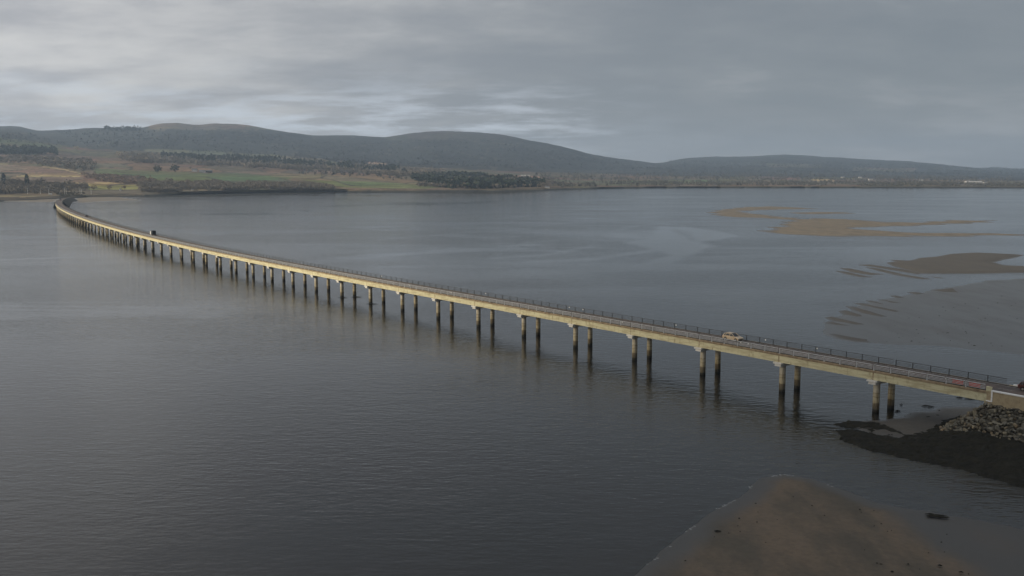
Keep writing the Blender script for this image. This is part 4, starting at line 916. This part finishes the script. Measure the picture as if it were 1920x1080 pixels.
house(24, 360, 12, 6, 3, 1, 'dark low building under the trees left of the second columnar conifer', 0, 'darkbox', 'slate', 'shed', 0)
# lamp posts of the far road junction
def lamp_post(x, ybase, ytop, label, group=None):
    g = ground_px(x, ybase) if True else None
    hgt = (ybase - ytop) * g[1] / F
    t = tag(empty('street_lamp', g, random.choice((0, .6, -.5))), label, 'street lamp', group)
    MB().tube((0, 0, -.5), (0, 0, hgt), .24, .15, 8).build('pole', M['white'], t)
    MB().tube((0, 0, hgt), (1.4, 0, hgt + .3), .06, .05, 6).build('arm', M['white'], t)
    MB().box((1.7, 0, hgt + .3), (.8, .3, .16)).build('lamp_head', M['steel'], t)
for x, a, b, lb in [(52, 364, 353, 'thin lamp post farthest left by the shore grove'), (76, 364, 353.5, 'thin lamp post left of the white van by the far junction'), (91.5, 364.5, 353.5, 'lamp post right beside the white van'), (121.3, 364, 353, 'left one of the close pair of lamp posts at the road end'), (124.4, 364, 354, 'right one of the close pair of lamp posts at the road end'),
                (150.3, 364, 353.5, 'left one of the second pair of lamp posts beyond the road end'), (153.4, 364, 354.5, 'right one of the second pair of lamp posts beyond the road end'), (171, 364.5, 353, 'thicker lamp post at the right end of the row')]:
    lamp_post(x, a, b, lb)
g = ground_px(95, 365)
t = tag(empty('parked_van', (g[0], g[1], g[2] + .1), .2), 'white van parked beside a lamp post at the far junction', 'van')
side_extrude([(-2.4, .4), (-2.4, 2.1), (-2.2, 2.25), (1.1, 2.25), (1.7, 1.5), (2.4, 1.25), (2.5, .4)], 1.0, M['white'], 'body', t)
for x in (-1.5, 1.6):
    for sgn in (-1, 1): MB().tube((x, sgn * .8, .35), (x, sgn * 1.02, .35), .36, n=14).build('wheel', M['tyre'], t)
MB().box((1.42, -1.0, 1.62), (.5, .06, .5)).build('window', M['glass'], t)
# ------------------------------------------------------------------ unseen low cloud, added out of view to shade the near end of the bridge
cm = bpy.data.materials.new('shade_cloud'); cm.use_nodes = True; cm.node_tree.nodes['Principled BSDF'].inputs['Base Color'].default_value = (.8, .8, .8, 1); cm.node_tree.nodes['Principled BSDF'].inputs['Roughness'].default_value = 1
bm = bmesh.new(); bmesh.ops.create_icosphere(bm, subdivisions=5, radius=1.0)
cv = np.array([v.co[:] for v in bm.verts]); k_ = 1 + .35 * (fbm(cv[:, 0] * 2 + 5, cv[:, 1] * 2 + cv[:, 2] * 2, 4, 90) - .5)
for v, q in zip(bm.verts, k_): v.co *= q
me = bpy.data.meshes.new('shade_cloud'); bm.to_mesh(me); bm.free()
sp = at(0.0) + np.array([.58, -.81]) * 215; up_ = 720.0; dist_ = up_ / math.tan(SUN_EL)
cl = link('shade_cloud', me, cm, smooth=True); cl.location = (sp[0] + math.sin(SUN_AZ) * dist_, sp[1] + math.cos(SUN_AZ) * dist_, up_)
cl.scale = (650, 330, 110); cl.rotation_euler = (0, 0, math.pi / 2 - SUN_AZ)
tag(cl, 'unseen cloudlike blocker added to shade the near end of the bridge', kind='stuff')
# ------------------------------------------------------------------ haze
hz = MB().box((0, 5300, 210), (22000, 12600, 424)).build('haze', None)
hm = bpy.data.materials.new('haze'); hm.use_nodes = True; t = hm.node_tree; t.nodes.clear()
vo = t.nodes.new('ShaderNodeVolumePrincipled'); vo.inputs['Color'].default_value = (0.60, 0.77, 1, 1); vo.inputs['Density'].default_value = 7.0e-5; vo.inputs['Anisotropy'].default_value = 0.2
mo = t.nodes.new('ShaderNodeOutputMaterial'); t.links.new(vo.outputs[0], mo.inputs['Volume'])
hz.data.materials.append(hm); tag(hz, 'thin blue air between the camera and the far hills', kind='stuff')
print('path', s_end, 'S1', S1, 'boulders', len(placed), 'verts', sum(len(m_.vertices) for m_ in bpy.data.meshes))
